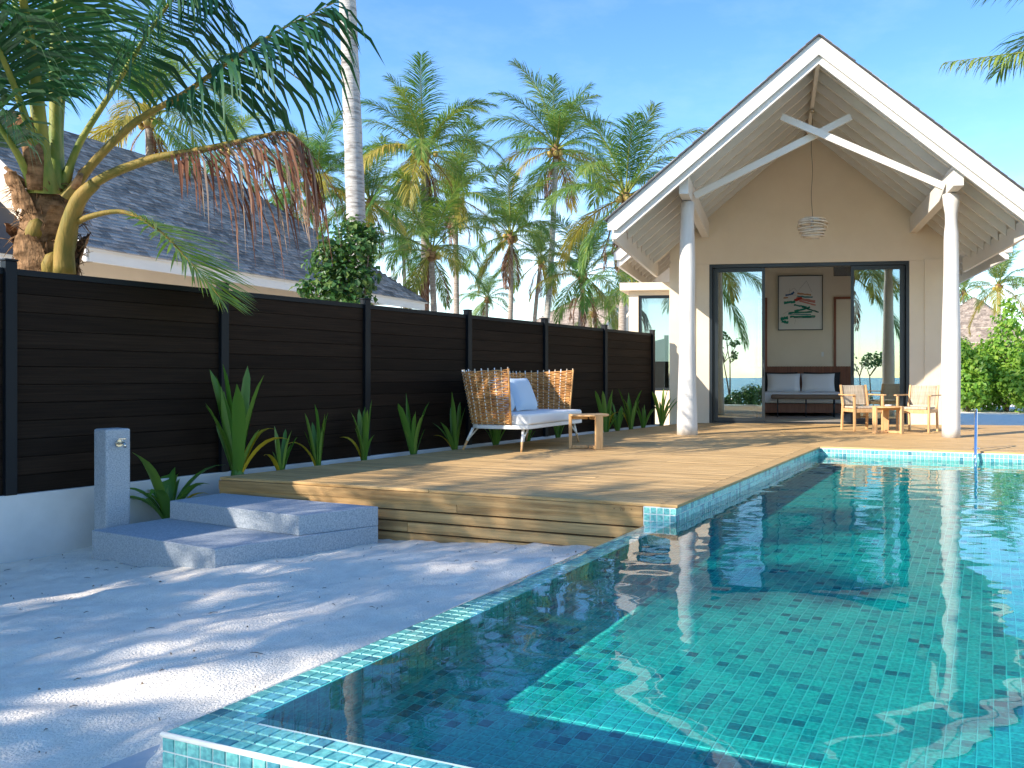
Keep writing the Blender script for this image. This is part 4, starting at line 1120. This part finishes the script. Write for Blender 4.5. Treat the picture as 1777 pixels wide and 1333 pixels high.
def palm(px, py, Y, bpx, label, scale=1.0, seed=1, nf=22, tw=0.13, name='coconut_palm', skirt=3, bark='trunk', z0=-0.4, group='coconut palms around the villas', sway=0.0):
    """crown centre projects near (px, py) at distance Y; trunk meets the ground below bpx"""
    rs = random.Random(seed)
    top = at(px, py, Y); bx = at(bpx, 600, Y).x
    base_ = Vector((bx, Y, z0))
    return palm_at(base_, top, label, scale, rs, nf, tw, name, skirt, bark, group, sway)
def palm_at(base_, top, label, scale, rs, nf=22, tw=0.13, name='coconut_palm', skirt=3, bark='trunk', group='coconut palms around the villas', sway=0.0, nuts=True):
    t = empty(name, base_, 0, label, 'palm tree', group)
    tv = top - base_
    def trunk(mb):
        n = 36; pts = []; rad = []
        for i in range(n+1):
            f = i/n
            p = Vector((tv.x*f**1.6, tv.y*f**1.6, tv.z*f)) + Vector((sway*math.sin(f*math.pi), 0, 0))
            pts.append(p); rad.append(tw*(1.0 - 0.35*f) * (1 + 0.5*math.exp(-f*14)) * (1 + 0.035*math.sin(i*2.4)))
        rad[-1] *= 1.1
        mb.tube(pts, rad, 12)
    part('trunk', MT[bark], t, trunk)
    part('crown_shaft', MT['fibre'], t, lambda mb: mb.tube([tv + Vector((0,0,-0.35*scale)), tv + Vector((0,0,0.05)), tv + Vector((0,0,0.35*scale))], [tw*0.75, tw*1.25, tw*0.5], 10))
    az = rs.uniform(0, 6.28)
    for i in range(nf):
        f = (i+0.5)/nf
        k = min(6, int(f**1.15*6.3)) if rs.random() < 0.8 else min(6, max(0, int(f*6.9) + rs.choice((-1, 1))))
        az += 2.39996 + rs.uniform(-0.25, 0.25)
        o = obj('frond', FR[(k, 1 if rs.random() < (0.30 if k > 3 else 0.4) else 0)], t)
        o.location = tv + Vector((math.cos(az), math.sin(az), 0))*tw*0.5 + Vector((0, 0, 0.25*scale*(1-f)))
        o.rotation_euler = (rs.uniform(-0.12, 0.12), rs.uniform(-0.10, 0.10), az); s = scale*rs.uniform(0.82, 1.1); o.scale = (s, s, s)
    for i in range(skirt):
        az += 2.1 + rs.uniform(-0.4, 0.4)
        o = obj('dead_frond', FR['dead%d' % (i % 2)], t); o.location = tv + Vector((0, 0, -0.15)); o.rotation_euler = (0, 0, az); s = scale*rs.uniform(0.7, 1.0); o.scale = (s, s, s)
    if nuts:
        for i in range(5):
            a = rs.uniform(0, 6.28); o = obj('coconut', NUT, t); o.location = tv + Vector((math.cos(a), math.sin(a), 0))*tw*2.0*scale + Vector((0, 0, rs.uniform(-0.25, 0.05)*scale)); o.scale = (scale,)*3
    return t

# crown pixel, distance, trunk foot pixel
palm(737, 268, 31, 738, 'tall coconut palm just right of the bare pale trunk, brown fronds hanging down it', 1.02, 3, 24, skirt=6, tw=0.19)
palm(965, 262, 38, 935, 'tallest slender coconut palm in the middle, crown against open sky', 1.15, 4, 24, tw=0.17, bark='trunk_pale', skirt=5, sway=0.25)
palm(1086, 345, 30, 1078, 'coconut palm with orange nuts half hidden by the left roof edge', 1.10, 5, 23, skirt=6, tw=0.17)
palm(552, 318, 36, 538, 'coconut palm left of the bare pale trunk, dry fronds hanging over the roof', 0.92, 6, 20, skirt=4, tw=0.15)
palm(505, 335, 42, 522, 'smaller coconut palm crowding the left side of the palm left of the pale trunk', 0.85, 26, 18, skirt=4, tw=0.14)
palm(643, 352, 38, 640, 'yellowing coconut palm directly behind the bare pale trunk', 0.95, 7, 20, skirt=3, tw=0.15)
palm(748, 440, 30, 758, 'low yellow-fronded coconut palm above the end of the grey roof', 0.88, 8, 20, skirt=3, tw=0.15)
palm(790, 345, 37, 793, 'green coconut palm behind and right of the brown-skirted one', 1.0, 9, 20, skirt=3, tw=0.16)
palm(886, 412, 36, 873, 'mid-height coconut palm left of the tallest slender trunk', 0.92, 10, 20, skirt=4, tw=0.14, sway=0.2)
palm(938, 455, 43, 920, 'small coconut palm close behind the tallest slender trunk', 0.82, 11, 16, skirt=3, tw=0.14)
palm(1012, 480, 36, 1003, 'low coconut palm between the tallest trunk and the villa roof', 0.95, 12, 20, skirt=4, tw=0.14)
palm(1100, 500, 26, 1094, 'small palm squeezed between fence end and the villa annex', 0.55, 13, 16, skirt=2, tw=0.10)
palm(258, 205, 24, 268, 'coconut palm rising behind the grey ridge beside the big near palm', 0.92, 14, 20, skirt=4, tw=0.15)
palm(395, 262, 40, 400, 'far coconut palm peeping over the grey roof below the long near frond', 0.9, 15, 16, skirt=2, tw=0.14)
palm(845, 520, 55, 845, 'young far palm low above the fence, centre', 0.75, 16, 16, skirt=1, tw=0.14)
palm(1030, 545, 48, 1030, 'young palm low above the fence next to the distant brown roof', 0.7, 17, 14, skirt=1, tw=0.12)
palm(700, 420, 46, 705, 'far palm glimpsed between the leafy bush and the low yellow palm', 0.85, 18, 16, skirt=2, tw=0.14)
palm(1733, 498, 46, 1735, 'far coconut palm above the brown roof on the right', 0.85, 19, 18, skirt=0, tw=0.15)
palm(1672, 508, 62, 1672, 'far yellow-green palm beside the right log column', 0.8, 20, 16, skirt=0, tw=0.15)
palm(1812, 520, 55, 1812, 'far palm at the right edge of the picture over the shrubs', 0.8, 30, 14, skirt=0, tw=0.15)
palm(1100, 440, 44, 1110, 'far palm filling the gap under the villa roof corner', 0.9, 23, 18, skirt=2, tw=0.15)
# bare pale trunk whose crown is above the picture
tb = at(630, 560, 14.6); tt = at(583, -55, 14.6); tt.z += 4.2
palm_at(Vector((tb.x, 14.6, -0.4)), tt, 'tall bare pale palm trunk rising out of the leafy bush', 1.0, random.Random(40), 20, 0.185, skirt=2, bark='trunk_pale', sway=-0.05)
# palm standing right of the picture, two fronds reach in
pr = empty('coconut_palm', (8.6, 13.2, -0.4), 0, 'coconut palm beyond the right edge, only two fronds reaching into the sky', 'palm tree', 'coconut palms around the villas')
crown = at(1960, 95, 13.2) - Vector((8.6, 13.2, -0.4))
part('trunk', MT['trunk'], pr, lambda mb: mb.tube([Vector((crown.x*f, 0, crown.z*f)) for f in [i/20 for i in range(21)]], [0.17-0.05*i/20 for i in range(21)], 12))
def wp(px, py, Y, base_): return at(px, py, Y) - base_
B_ = Vector((8.6, 13.2, -0.4))
obj('frond', frond('frond', [wp(1960, 95, 13.2, B_), wp(1850, 84, 13.1, B_), wp(1750, 94, 13.0, B_), wp(1640, 108, 12.9, B_)], [MT['palm'], MT['petiole']], 0.50, 90, 0.030, 0.85, 0.1, 0.022, seed=71, vup=0.1, ragged=0.12, tipw=0.5), pr)
obj('frond', frond('frond', [wp(1960, 95, 13.2, B_), wp(1880, -20, 13.3, B_), wp(1790, -50, 13.4, B_), wp(1700, -22, 13.5, B_)], [MT['palm'], MT['petiole']], 0.95, 70, 0.032, 0.30, 0.1, 0.022, seed=72, vup=0.0, ragged=0.1), pr)
rs = random.Random(77)
for i in range(12):
    a = R(-100 + i*19 + rs.uniform(-8, 8)); o = obj('frond', FR[(rs.choice((1, 2, 3, 4)), 0)], pr); o.location = crown; o.rotation_euler = (0, 0, a)

# ------------------------------------------------------------------ big near palm behind the fence on the left
NP = Vector((at(92, 600, 8.2).x, 8.2, -0.4))
near_p = empty('coconut_palm', NP, 0, 'big young coconut palm close behind the fence at the left', 'palm tree', 'coconut palms around the villas')
def np_(px, py, Y=8.2): return at(px, py, Y) - NP
def ntrunk(mb):
    pts = []; rad = []
    for i in range(25):
        f = i/24; z = 3.15*f
        pts.append(np_(100, 600) * 0 + Vector((0.01*math.sin(f*5) - 0.06*f, 0, z))); rad.append(0.235 - 0.03*f + 0.022*math.sin(i*1.9) + 0.02*math.exp(-((f-0.8)/0.1)**2))
    mb.tube(pts, rad, 18)
tr0 = part('trunk', MT['fibre'], near_p, ntrunk)
rs = random.Random(55)
for v in tr0.data.vertices:
    nn = noise.noise(Vector(v.co)*6); v.co.x += nn*0.10*(1 if v.co.x > 0 else -1); v.co.y += nn*0.07
def fibres(mb):
    for i in range(700):
        a = rs.uniform(0, 6.28); z = rs.uniform(1.2, 3.3); rr = 0.22 + rs.uniform(-0.02, 0.04)
        p = Vector((math.cos(a)*rr - 0.04, math.sin(a)*rr, z)); d = Vector((math.cos(a)*rs.uniform(0.1, 0.7), math.sin(a)*rs.uniform(0.1, 0.7), rs.uniform(-1, 0.5))).normalized()
        L = rs.uniform(0.06, 0.2); mb.tube([p, p + d*L*0.5, p + d*L + Vector((0,0,-0.04))], [0.006, 0.004, 0.0015], 4)
part('husk_fibre', MT['fibre'], near_p, fibres)['kind'] = 'stuff'
for (xa, ya, xb, yb, w) in ((58, 325, 42, 288, 0.03), (60, 330, 8, 290, 0.02), (128, 330, 140, 302, 0.03), (52, 240, 20, 205, 0.05)):
    part('cut_stalk', MT['fibre'], near_p, lambda mb: mb.tube([np_(xa, ya, 8.0), np_((xa+xb)/2, (ya+yb)/2, 7.95), np_(xb, yb, 7.9)], [w*1.4, w*1.2, w*0.8], 8))
part('old_sheath', MT['fibre'], near_p, lambda mb: mb.tube([np_(62, 330, 7.95), np_(58, 262, 7.9), np_(48, 215, 7.9), np_(22, 205, 7.9), np_(14, 222, 7.9)], [0.07, 0.09, 0.10, 0.08, 0.02], 8))
for px, py in ((62, 400), (90, 458)):
    o = part('coconut', MT['petiole_old'], near_p, lambda mb: mb.lathe([(0.01, -0.14), (0.07, -0.11), (0.085, -0.02), (0.06, 0.08), (0.01, 0.12)], 12)); o.location = np_(px, py, 7.98); o.rotation_euler = (0.2, 0.3, 0)
rs2 = random.Random(66)
for i in range(9):
    a = i*2.4; z = 2.0 + 0.14*i; hh = rs2.uniform(0.28, 0.5)
    def sheath(mb):
        n = 7; o = len(mb.v)
        for j in range(6):
            f = j/5
            for k in range(n):
                t = (k/(n-1) - 0.5)*(1.5 - 0.9*f); rr = 0.245 + 0.05*f + rs2.uniform(-0.012, 0.02) + 0.05*f*f
                mb.v.append((math.cos(a+t)*rr - 0.05, math.sin(a+t)*rr, z + hh*f + rs2.uniform(-0.02, 0.02) - 0.05*abs(t)))
        for j in range(5):
            for k in range(n-1): mb.face([o+j*n+k, o+j*n+k+1, o+(j+1)*n+k+1, o+(j+1)*n+k], 0, True)
    part('leaf_sheath', MT['fibre'], near_p, sheath)
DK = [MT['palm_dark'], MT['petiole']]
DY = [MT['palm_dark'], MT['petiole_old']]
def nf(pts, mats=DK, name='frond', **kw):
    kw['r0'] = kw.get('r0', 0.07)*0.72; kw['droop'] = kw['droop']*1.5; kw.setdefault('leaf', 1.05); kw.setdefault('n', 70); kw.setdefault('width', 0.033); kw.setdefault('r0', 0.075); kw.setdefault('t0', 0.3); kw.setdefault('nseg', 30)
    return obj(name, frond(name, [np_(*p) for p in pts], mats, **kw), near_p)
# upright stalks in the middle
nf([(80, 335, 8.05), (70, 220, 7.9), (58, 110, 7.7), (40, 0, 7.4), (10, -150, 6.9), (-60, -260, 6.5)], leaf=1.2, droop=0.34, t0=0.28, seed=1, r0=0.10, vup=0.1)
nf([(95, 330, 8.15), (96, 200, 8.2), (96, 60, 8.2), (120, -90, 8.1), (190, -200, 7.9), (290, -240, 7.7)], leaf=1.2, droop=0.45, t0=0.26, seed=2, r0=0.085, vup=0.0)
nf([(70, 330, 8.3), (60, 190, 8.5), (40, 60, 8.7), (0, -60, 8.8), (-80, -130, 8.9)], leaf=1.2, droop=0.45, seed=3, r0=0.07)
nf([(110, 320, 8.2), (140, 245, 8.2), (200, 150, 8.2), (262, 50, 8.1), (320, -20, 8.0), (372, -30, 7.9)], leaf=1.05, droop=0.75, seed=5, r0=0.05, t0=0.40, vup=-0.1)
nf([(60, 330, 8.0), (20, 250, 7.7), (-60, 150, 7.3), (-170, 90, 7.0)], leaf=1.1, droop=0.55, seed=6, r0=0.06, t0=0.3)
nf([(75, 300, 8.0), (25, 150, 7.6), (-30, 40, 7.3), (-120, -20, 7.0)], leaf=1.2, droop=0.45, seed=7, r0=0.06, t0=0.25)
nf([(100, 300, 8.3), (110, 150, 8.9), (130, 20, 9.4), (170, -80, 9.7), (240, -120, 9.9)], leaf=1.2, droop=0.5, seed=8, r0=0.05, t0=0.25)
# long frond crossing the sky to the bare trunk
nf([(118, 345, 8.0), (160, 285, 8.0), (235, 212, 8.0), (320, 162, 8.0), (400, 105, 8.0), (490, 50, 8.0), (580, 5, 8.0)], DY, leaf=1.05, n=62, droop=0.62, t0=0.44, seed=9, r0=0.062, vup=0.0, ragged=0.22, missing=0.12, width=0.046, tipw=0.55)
# dead brown frond
nf([(112, 430, 7.95), (150, 330, 7.9), (250, 280, 7.9), (340, 262, 7.9), (430, 243, 7.9), (498, 230, 7.9), (540, 262, 7.9)], [MT['palm_dead'], MT['petiole_old']], 'dead_frond', leaf=1.15, n=80, droop=0.85, t0=0.42, seed=10, r0=0.075, vup=-0.2, ragged=0.28, missing=0.10, width=0.024, tipw=0.7)
# thick old stalk bases
part('petiole_base', MT['petiole_old'], near_p, lambda mb: mb.tube(catmull([np_(112, 475, 7.95), np_(113, 420, 7.93), np_(135, 350, 7.9), np_(165, 318, 7.9)], 12), [0.095 - 0.0035*i for i in range(13)], 10))
# low drooping frond over the fence
nf([(118, 400, 8.0), (150, 378, 7.9), (215, 368, 7.9), (275, 400, 7.9), (330, 455, 7.9), (385, 520, 7.9)], [MT['palm_light'], MT['petiole_old']], leaf=0.80, n=80, droop=0.06, t0=0.46, seed=11, r0=0.045, vup=0.25, width=0.024, fwd=(12, 50))

# ------------------------------------------------------------------ shrubs
def leaf_cloud(mb, blobs, n, size, rs, flat=0.25):
    tot = sum(b[1]**2 for b in blobs)
    for (c, r, sq) in blobs:
        k = int(n * r*r/tot)
        for i in range(k):
            while True:
                d = Vector((rs.uniform(-1,1), rs.uniform(-1,1), rs.uniform(-1,1)))
                if 0.05 < d.length < 1: break
            d.normalize(); rad = r*(rs.random()**0.28)*rs.uniform(0.82, 1.1)
            p = Vector(c) + Vector((d.x*rad, d.y*rad, d.z*rad*sq))
            nrm = (d + Vector((rs.uniform(-1,1), rs.uniform(-1,1), rs.uniform(-0.2,1.3)))*0.75).normalized()
            t = nrm.cross(Vector((rs.uniform(-1,1), rs.uniform(-1,1), rs.uniform(-1,1)))).normalized(); b = nrm.cross(t)
            L = size*rs.uniform(0.6, 1.25); w = L*rs.uniform(0.30, 0.42); o = len(mb.v)
            mid = p + t*L*0.5 - nrm*L*0.06
            for q in (p, p + t*L*0.42 + b*w + nrm*w*flat, p + t*L - nrm*L*0.15, p + t*L*0.42 - b*w + nrm*w*flat): mb.v.append(tuple(q))
            mb.v.append(tuple(mid))
            mb.face([o, o+1, o+4], 0); mb.face([o+1, o+2, o+4], 0); mb.face([o, o+4, o+3], 0); mb.face([o+4, o+2, o+3], 0)

def shrub(name, loc, blobs, n, size, mat, label, cat='shrub', group=None, seed=1, stems=6):
    t = empty(name, loc, 0, label, cat, group); rs = random.Random(seed)
    part('foliage', MT[mat], t, lambda mb: leaf_cloud(mb, blobs, n, size, rs))
    def st(mb):
        for i in range(stems):
            c, r, sq = blobs[i % len(blobs)]; c = Vector(c)
            e = c + Vector((rs.uniform(-r, r)*0.5, rs.uniform(-r, r)*0.5, rs.uniform(0, r)*0.5))
            b0 = Vector((rs.uniform(-0.15, 0.15), rs.uniform(-0.15, 0.15), 0))
            mb.tube(catmull([b0, b0.lerp(e, 0.45) + Vector((rs.uniform(-.1,.1), rs.uniform(-.1,.1), 0)), e], 8), [0.035*(1-0.09*k) for k in range(9)], 6)
    part('stem', MT['stem'], t, st)
    return t
bc = at(592, 520, 13.4); bc.z = -0.4
def bl(px, py, Y, r, sq=1.0): return (at(px, py, Y) - bc, r, sq)
shrub('leafy_bush', bc, [bl(600, 430, 13.4, 0.46), bl(570, 455, 13.3, 0.36), bl(630, 425, 13.3, 0.30), bl(600, 490, 13.3, 0.46), bl(575, 500, 13.2, 0.35), bl(628, 480, 13.4, 0.3), bl(615, 392, 13.4, 0.2), bl(535, 500, 13.2, 0.19), bl(600, 540, 13.3, 0.5), bl(645, 405, 13.4, 0.17)],
      2600, 0.115, 'bush', 'round leafy green bush growing round the pale trunk behind the fence', seed=5)
rs = random.Random(31)
LB = ['tall bright green shrub with a pointed top right of the log column', 'low bright shrub at the foot of the right log column', 'broad green shrub before the brown roof on the right', 'rounded shrub at the right picture edge', 'taller shrub behind the right edge shrubs', 'shrub partly hidden behind the villa corner']
SP = [(1745, 32.5, [(0,0,1.0,1.1), (0.1,0.1,2.0,0.9), (0.15,0,2.9,0.55), (-0.6,0,1.1,0.8), (0.1,0,3.45,0.3)]),
      (1682, 31.5, [(0,0,0.8,0.75), (0.2,0.1,1.5,0.6), (-0.3,0,1.9,0.4)]),
      (1712, 33.5, [(0,0,0.9,0.9), (0.2,0,1.8,0.7), (-0.4,0,1.4,0.6)]),
      (1795, 31.0, [(0,0,0.9,1.0), (0.1,0,1.8,0.8), (-0.5,0,1.0,0.7)]),
      (1830, 34.5, [(0,0,1.0,1.2), (0,0,2.1,1.0), (0.3,0,2.9,0.6)]),
      (1655, 34.0, [(0,0,1.0,0.9), (0,0,1.9,0.7)])]
for (px, Y, B), lb in zip(SP, LB):
    g = at(px, 700, Y); g.z = -0.42
    shrub('garden_shrub', g, [((x*1.25, y*1.25, z*1.22), r*1.25, 0.95) for x, y, z, r in B], 3000, 0.19, 'bush_bright', lb, group='bright shrubs along the right boundary', seed=int(px))
# low greenery beyond the fence, one mass in the distance
def wood(mb):
    rs = random.Random(8); bl_ = []
    for i in range(60):
        px = 650 + 480*i/59; Y = rs.uniform(50, 62); p = at(px, 600, Y); p.z = rs.uniform(0.3, 2.3); bl_.append((p, rs.uniform(1.2, 2.2), 0.8))
    for i in range(24):
        px = 1650 + 220*i/23; Y = rs.uniform(66, 78); p = at(px, 600, Y); p.z = rs.uniform(0.3, 2.0); bl_.append((p, rs.uniform(1.2, 2.0), 0.8))
    leaf_cloud(mb, bl_, 26000, 0.34, rs)
tag(part('distant_greenery', MT['bush'], None, wood), 'belt of distant green undergrowth beyond the fence', 'greenery', kind='stuff')
# planting behind the camera that the glass doors reflect
def mirror(px, D, z=-0.6):
    x = (px - X0)/F_PX*D; dx, dy = x - VO.x, D - VO.y
    r = 0.9908*dx - 0.1356*dy; b = 0.1356*dx + 0.9908*dy
    w_ = villa_w(r, -b); return Vector((w_.x, w_.y, z))
ML = ['beach shrub reflected at the left of the left glass door', 'beach shrub reflected in the middle of the left glass door', 'beach shrub reflected near the handle of the left glass door', 'beach shrub reflected at the left of the right glass door', 'beach shrub reflected in the narrow pane at the right']
for px, D, hh, lb in ((1262, 45, 0.9, ML[0]), (1292, 44, 1.5, ML[1]), (1315, 46, 1.4, ML[2]), (1490, 46, 0.9, ML[3]), (1570, 44, 1.6, ML[4])):
    shrub('beach_shrub', mirror(px, D, -1.2 + 0.25), [((0,0,hh*0.45), 0.55*hh**0.5, 0.9), ((0.35,0.1,hh*0.75), 0.45*hh**0.5, 0.8), ((-0.4,0,hh*0.6), 0.42, 0.8)], 900, 0.16, 'bush', lb, group='shrubs on the beach side', seed=px)
def sparse_tree(px, D, H, lb, seed, crown=0.8, n=160):
    p = mirror(px, D, -1.1); t = empty('frangipani_tree', p, 0, lb, 'tree'); rs = random.Random(seed); tips = []
    def br(mb):
        for k in range(2):
            a = Vector((rs.uniform(-0.2, 0.2), 0, 0)); b = a + Vector((rs.uniform(-0.5, 0.5), rs.uniform(-.3,.3), H*0.62))
            mb.tube(catmull([a, a.lerp(b, 0.5) + Vector((rs.uniform(-.15,.15), 0, 0)), b], 8), [0.06-0.004*i for i in range(9)], 7)
            for q in range(4):
                e = b + Vector((rs.uniform(-0.7, 0.7), rs.uniform(-.6,.6), rs.uniform(0.3, H*0.36))); tips.append(e)
                mb.tube([b, b.lerp(e, 0.5) + Vector((rs.uniform(-.15,.15), 0, 0)), e], [0.03, 0.024, 0.016], 6)
    part('trunk', MT['stem'], t, br)
    part('crown', MT['bush'], t, lambda mb: leaf_cloud(mb, [(e, 0.28*crown, 0.7) for e in tips], n, 0.2, rs))
sparse_tree(1268, 45, 4.6, 'slender bare-stemmed tree reflected in the left glass door', 3)
sparse_tree(1508, 46, 3.4, 'small leafy sapling reflected in the right glass door', 4, 1.5, 420)
for px, D, hz, lb, sd, sc in ((1205, 40, 6.2, 'beach palm whose frond is reflected in the left glass door', 61, 1.25), (1468, 38, 5.6, 'beach palm whose crown is reflected in the right glass door', 62, 1.25)):
    b_ = mirror(px, D, -1.1); palm_at(b_, b_ + Vector((0.3, 0, hz + 1.1)), lb, sc, random.Random(sd), 20, 0.14, skirt=1)
# palms left of and behind the camera that dapple the sand and deck
for x, y, hz, lb, sd in ((-10.9, -0.5, 5.0, 'shade palm outside the left edge, nearest to the sand', 81), (-10.2, -2.1, 4.7, 'shade palm outside the picture on the beach side', 83)):
    b_ = Vector((x, y, -0.5)); palm_at(b_, b_ + Vector((0.3, 0.2, hz)), lb, 1.0, random.Random(sd), 17, 0.15, skirt=1)

# ------------------------------------------------------------------ strap-leaved lilies along the fence
def strap(L, W, lean, curl, seed, mat, tipcut=False):
    mb = MB(); rs = random.Random(seed); n = 9; p = Vector((0,0,0)); an = R(90 - lean*0.35); 
    for i in range(n+1):
        f = i/n; w = W*(0.55 + 1.1*f*(1-f)*1.6) * (1 - max(0, (f-0.72)/0.28)**(1.3 if not tipcut else 6))
        w = max(w, 0.002); sg = 0.25*w
        tw = 0.18*math.sin(f*4+seed)
        d = Vector((math.cos(an), 0, math.sin(an))); nn = Vector((-d.z, 0, d.x))
        for k in (-1, 0, 1): mb.v.append(tuple(p + Vector((0, k*w/2*math.cos(tw), k*w/2*math.sin(tw))) + nn*(abs(k)*sg)))
        p = p + d*L/n; an -= R(lean*0.65 + curl*f*f*2.2)/n
    for i in range(n):
        for k in (0, 1):
            a = i*3+k; mb.face([a, a+1, a+4, a+3], 0, True)
    return mb.mesh('leaf', MT[mat])
LE = {'a': [strap(0.70, 0.070, l, c, i, 'lily', tc) for i, (l, c, tc) in enumerate(((4, 0, 1), (16, 3, 0), (30, 6, 1), (46, 22, 0), (22, 2, 1), (10, 14, 0), (36, 0, 1), (8, -8, 0)))],
      'd': [strap(0.56, 0.075, l, c, i+7, 'lily', 0) for i, (l, c) in enumerate(((35, 60), (60, 90), (75, 110), (50, 130)))],
      'y': [strap(0.48, 0.06, 55, 110, 21, 'lily_yellow', 0)]}
def lily(px, py, d, n, size, label, seed, kind='a', y=0, z=-0.08):
    # on the planting strip, d metres before the fence line
    rs = random.Random(seed)
    k = (px - X0)/F_PX
    s = (k*FO.y - FO.x + k*0.457*(-d)*1 - 0.889*d) / (0.457 - k*0.889)      # along the fence for this bearing
    p = fence_w(s, -d); p.z = z
    t = empty('strap_leaf_lily', p, 0, label, 'plant', 'strap-leaved lilies along the fence')
    az = rs.uniform(0, 6.28)
    n = int(n*1.4)
    for i in range(n):
        az += 2.4 + rs.uniform(-0.5, 0.5); L = LE['y'] if (kind == 'd' and i == y) or (kind == 'a' and rs.random() < 0.05) else LE[kind]
        o = obj('leaf', rs.choice(L), t); o.rotation_euler = (rs.uniform(-0.16, 0.16), rs.uniform(-0.14, 0.10), az); s_ = size*rs.uniform(0.5, 1.15); o.scale = (s_, s_*rs.uniform(0.75, 1.15), s_*rs.uniform(0.9, 1.1))
        o.location = (0.03*math.cos(az), 0.03*math.sin(az), 0)
    part('stalk', MT['lily'], t, lambda mb: mb.lathe([(0.03*size, -0.05), (0.045*size, 0.0), (0.03*size, 0.09*size)], 10))
    return t
lily(412, 820, 0.27, 12, 1.55, 'largest strap-leaved lily at the front corner of the deck', 1)
lily(487, 810, 0.25, 7, 0.75, 'small lily second from the deck corner', 2)
lily(552, 800, 0.24, 11, 0.92, 'lily with browned tips, third from the deck corner', 3)
lily(632, 792, 0.24, 10, 0.98, 'upright lily, fourth from the deck corner', 4)
lily(718, 782, 0.24, 12, 1.02, 'spreading lily, fifth from the deck corner', 5)
lily(790, 772, 0.24, 9, 1.05, 'lily just left of the rattan sofa', 6)
lily(860, 765, 0.24, 9, 0.7, 'lily seen beneath the left half of the sofa', 7)
lily(915, 758, 0.24, 9, 0.7, 'lily seen beneath the right half of the sofa', 8)
lily(968, 752, 0.24, 8, 0.7, 'lily behind the right front leg of the sofa', 9)
lily(1052, 746, 0.24, 10, 1.05, 'lily behind the sofa side table', 10)
lily(1072, 743, 0.24, 9, 0.9, 'lily just right of the sofa side table', 14)
lily(1095, 741, 0.24, 10, 1.15, 'tall lily against the last fence panel', 11)
lily(1116, 739, 0.22, 8, 0.85, 'short lily beside the last fence post', 12)
lily(1148, 737, 0.10, 10, 1.15, 'sunlit lily before the white annex wall', 13)
tl = lily(292, 880, 0.24, 13, 1.35, 'drooping lily with one yellow leaf between tap post and steps', 20, 'd', 2, -0.42)

# ------------------------------------------------------------------ small marks and litter
def scribble(mb):           # dark stamp-like marks on the top riser board
    y = -0.0212
    for (x, z, w_, h_, an) in ((-0.505, -0.052, 0.010, 0.010, 20), (-0.455, -0.043, 0.004, 0.018, 28), (-0.446, -0.043, 0.004, 0.018, -28), (-0.450, -0.058, 0.004, 0.016, 0),
                               (-0.428, -0.043, 0.014, 0.004, 0), (-0.428, -0.052, 0.014, 0.004, 0), (-0.428, -0.062, 0.014, 0.004, 0), (-0.436, -0.0525, 0.003, 0.018, 0), (-0.420, -0.0525, 0.003, 0.018, 0), (-0.362, -0.050, 0.007, 0.006, 10)):
        M = Matrix.Translation((x, y, z)) @ Matrix.Rotation(R(an), 4, 'Y'); mb.box(-w_/2, w_/2, -0.0006, 0.0006, -h_/2, h_/2, 0, M)
part('stamp_mark', MT['fibre'], deck, scribble)['kind'] = 'stuff'
def litter(mb):             # bits of coral, twig and leaf lying on the sand
    rs = random.Random(12)
    for i in range(420):
        v, u = rs.uniform(-5.2, -0.35), rs.uniform(-5.0, 0.0)
        w_ = pool_w(v, u); z = sand_z(v, u, w_.x, w_.y); k = rs.random()
        p = Vector((w_.x, w_.y, z + 0.002))
        if k < 0.72:
            r = rs.uniform(0.0025, 0.008); o = len(mb.v)
            q = [p + Vector((rs.uniform(-1,1)*r, rs.uniform(-1,1)*r, rs.uniform(0, 1)*r)) for _ in range(3)] + [p + Vector((0, 0, r*1.4)), p - Vector((0, 0, r))]
            mb.add(q, [(0,1,3),(1,2,3),(2,0,3),(1,0,4),(2,1,4),(0,2,4)], 0 if rs.random() < 0.6 else 1)
        else:
            a = rs.uniform(0, 6.28); L = rs.uniform(0.015, 0.06); d = Vector((math.cos(a), math.sin(a), rs.uniform(-0.05, 0.15)))
            mb.tube([p, p + d*L*0.5 + Vector((0, 0, 0.004)), p + d*L], [0.0015, 0.0022, 0.001], 4, 1)
lt = MB(); litter(lt); lo_ = lt.build('sand_litter', [MT['paving'], MT['stem']]); tag(lo_, 'scattered coral bits and twigs on the sand', 'litter', kind='stuff')
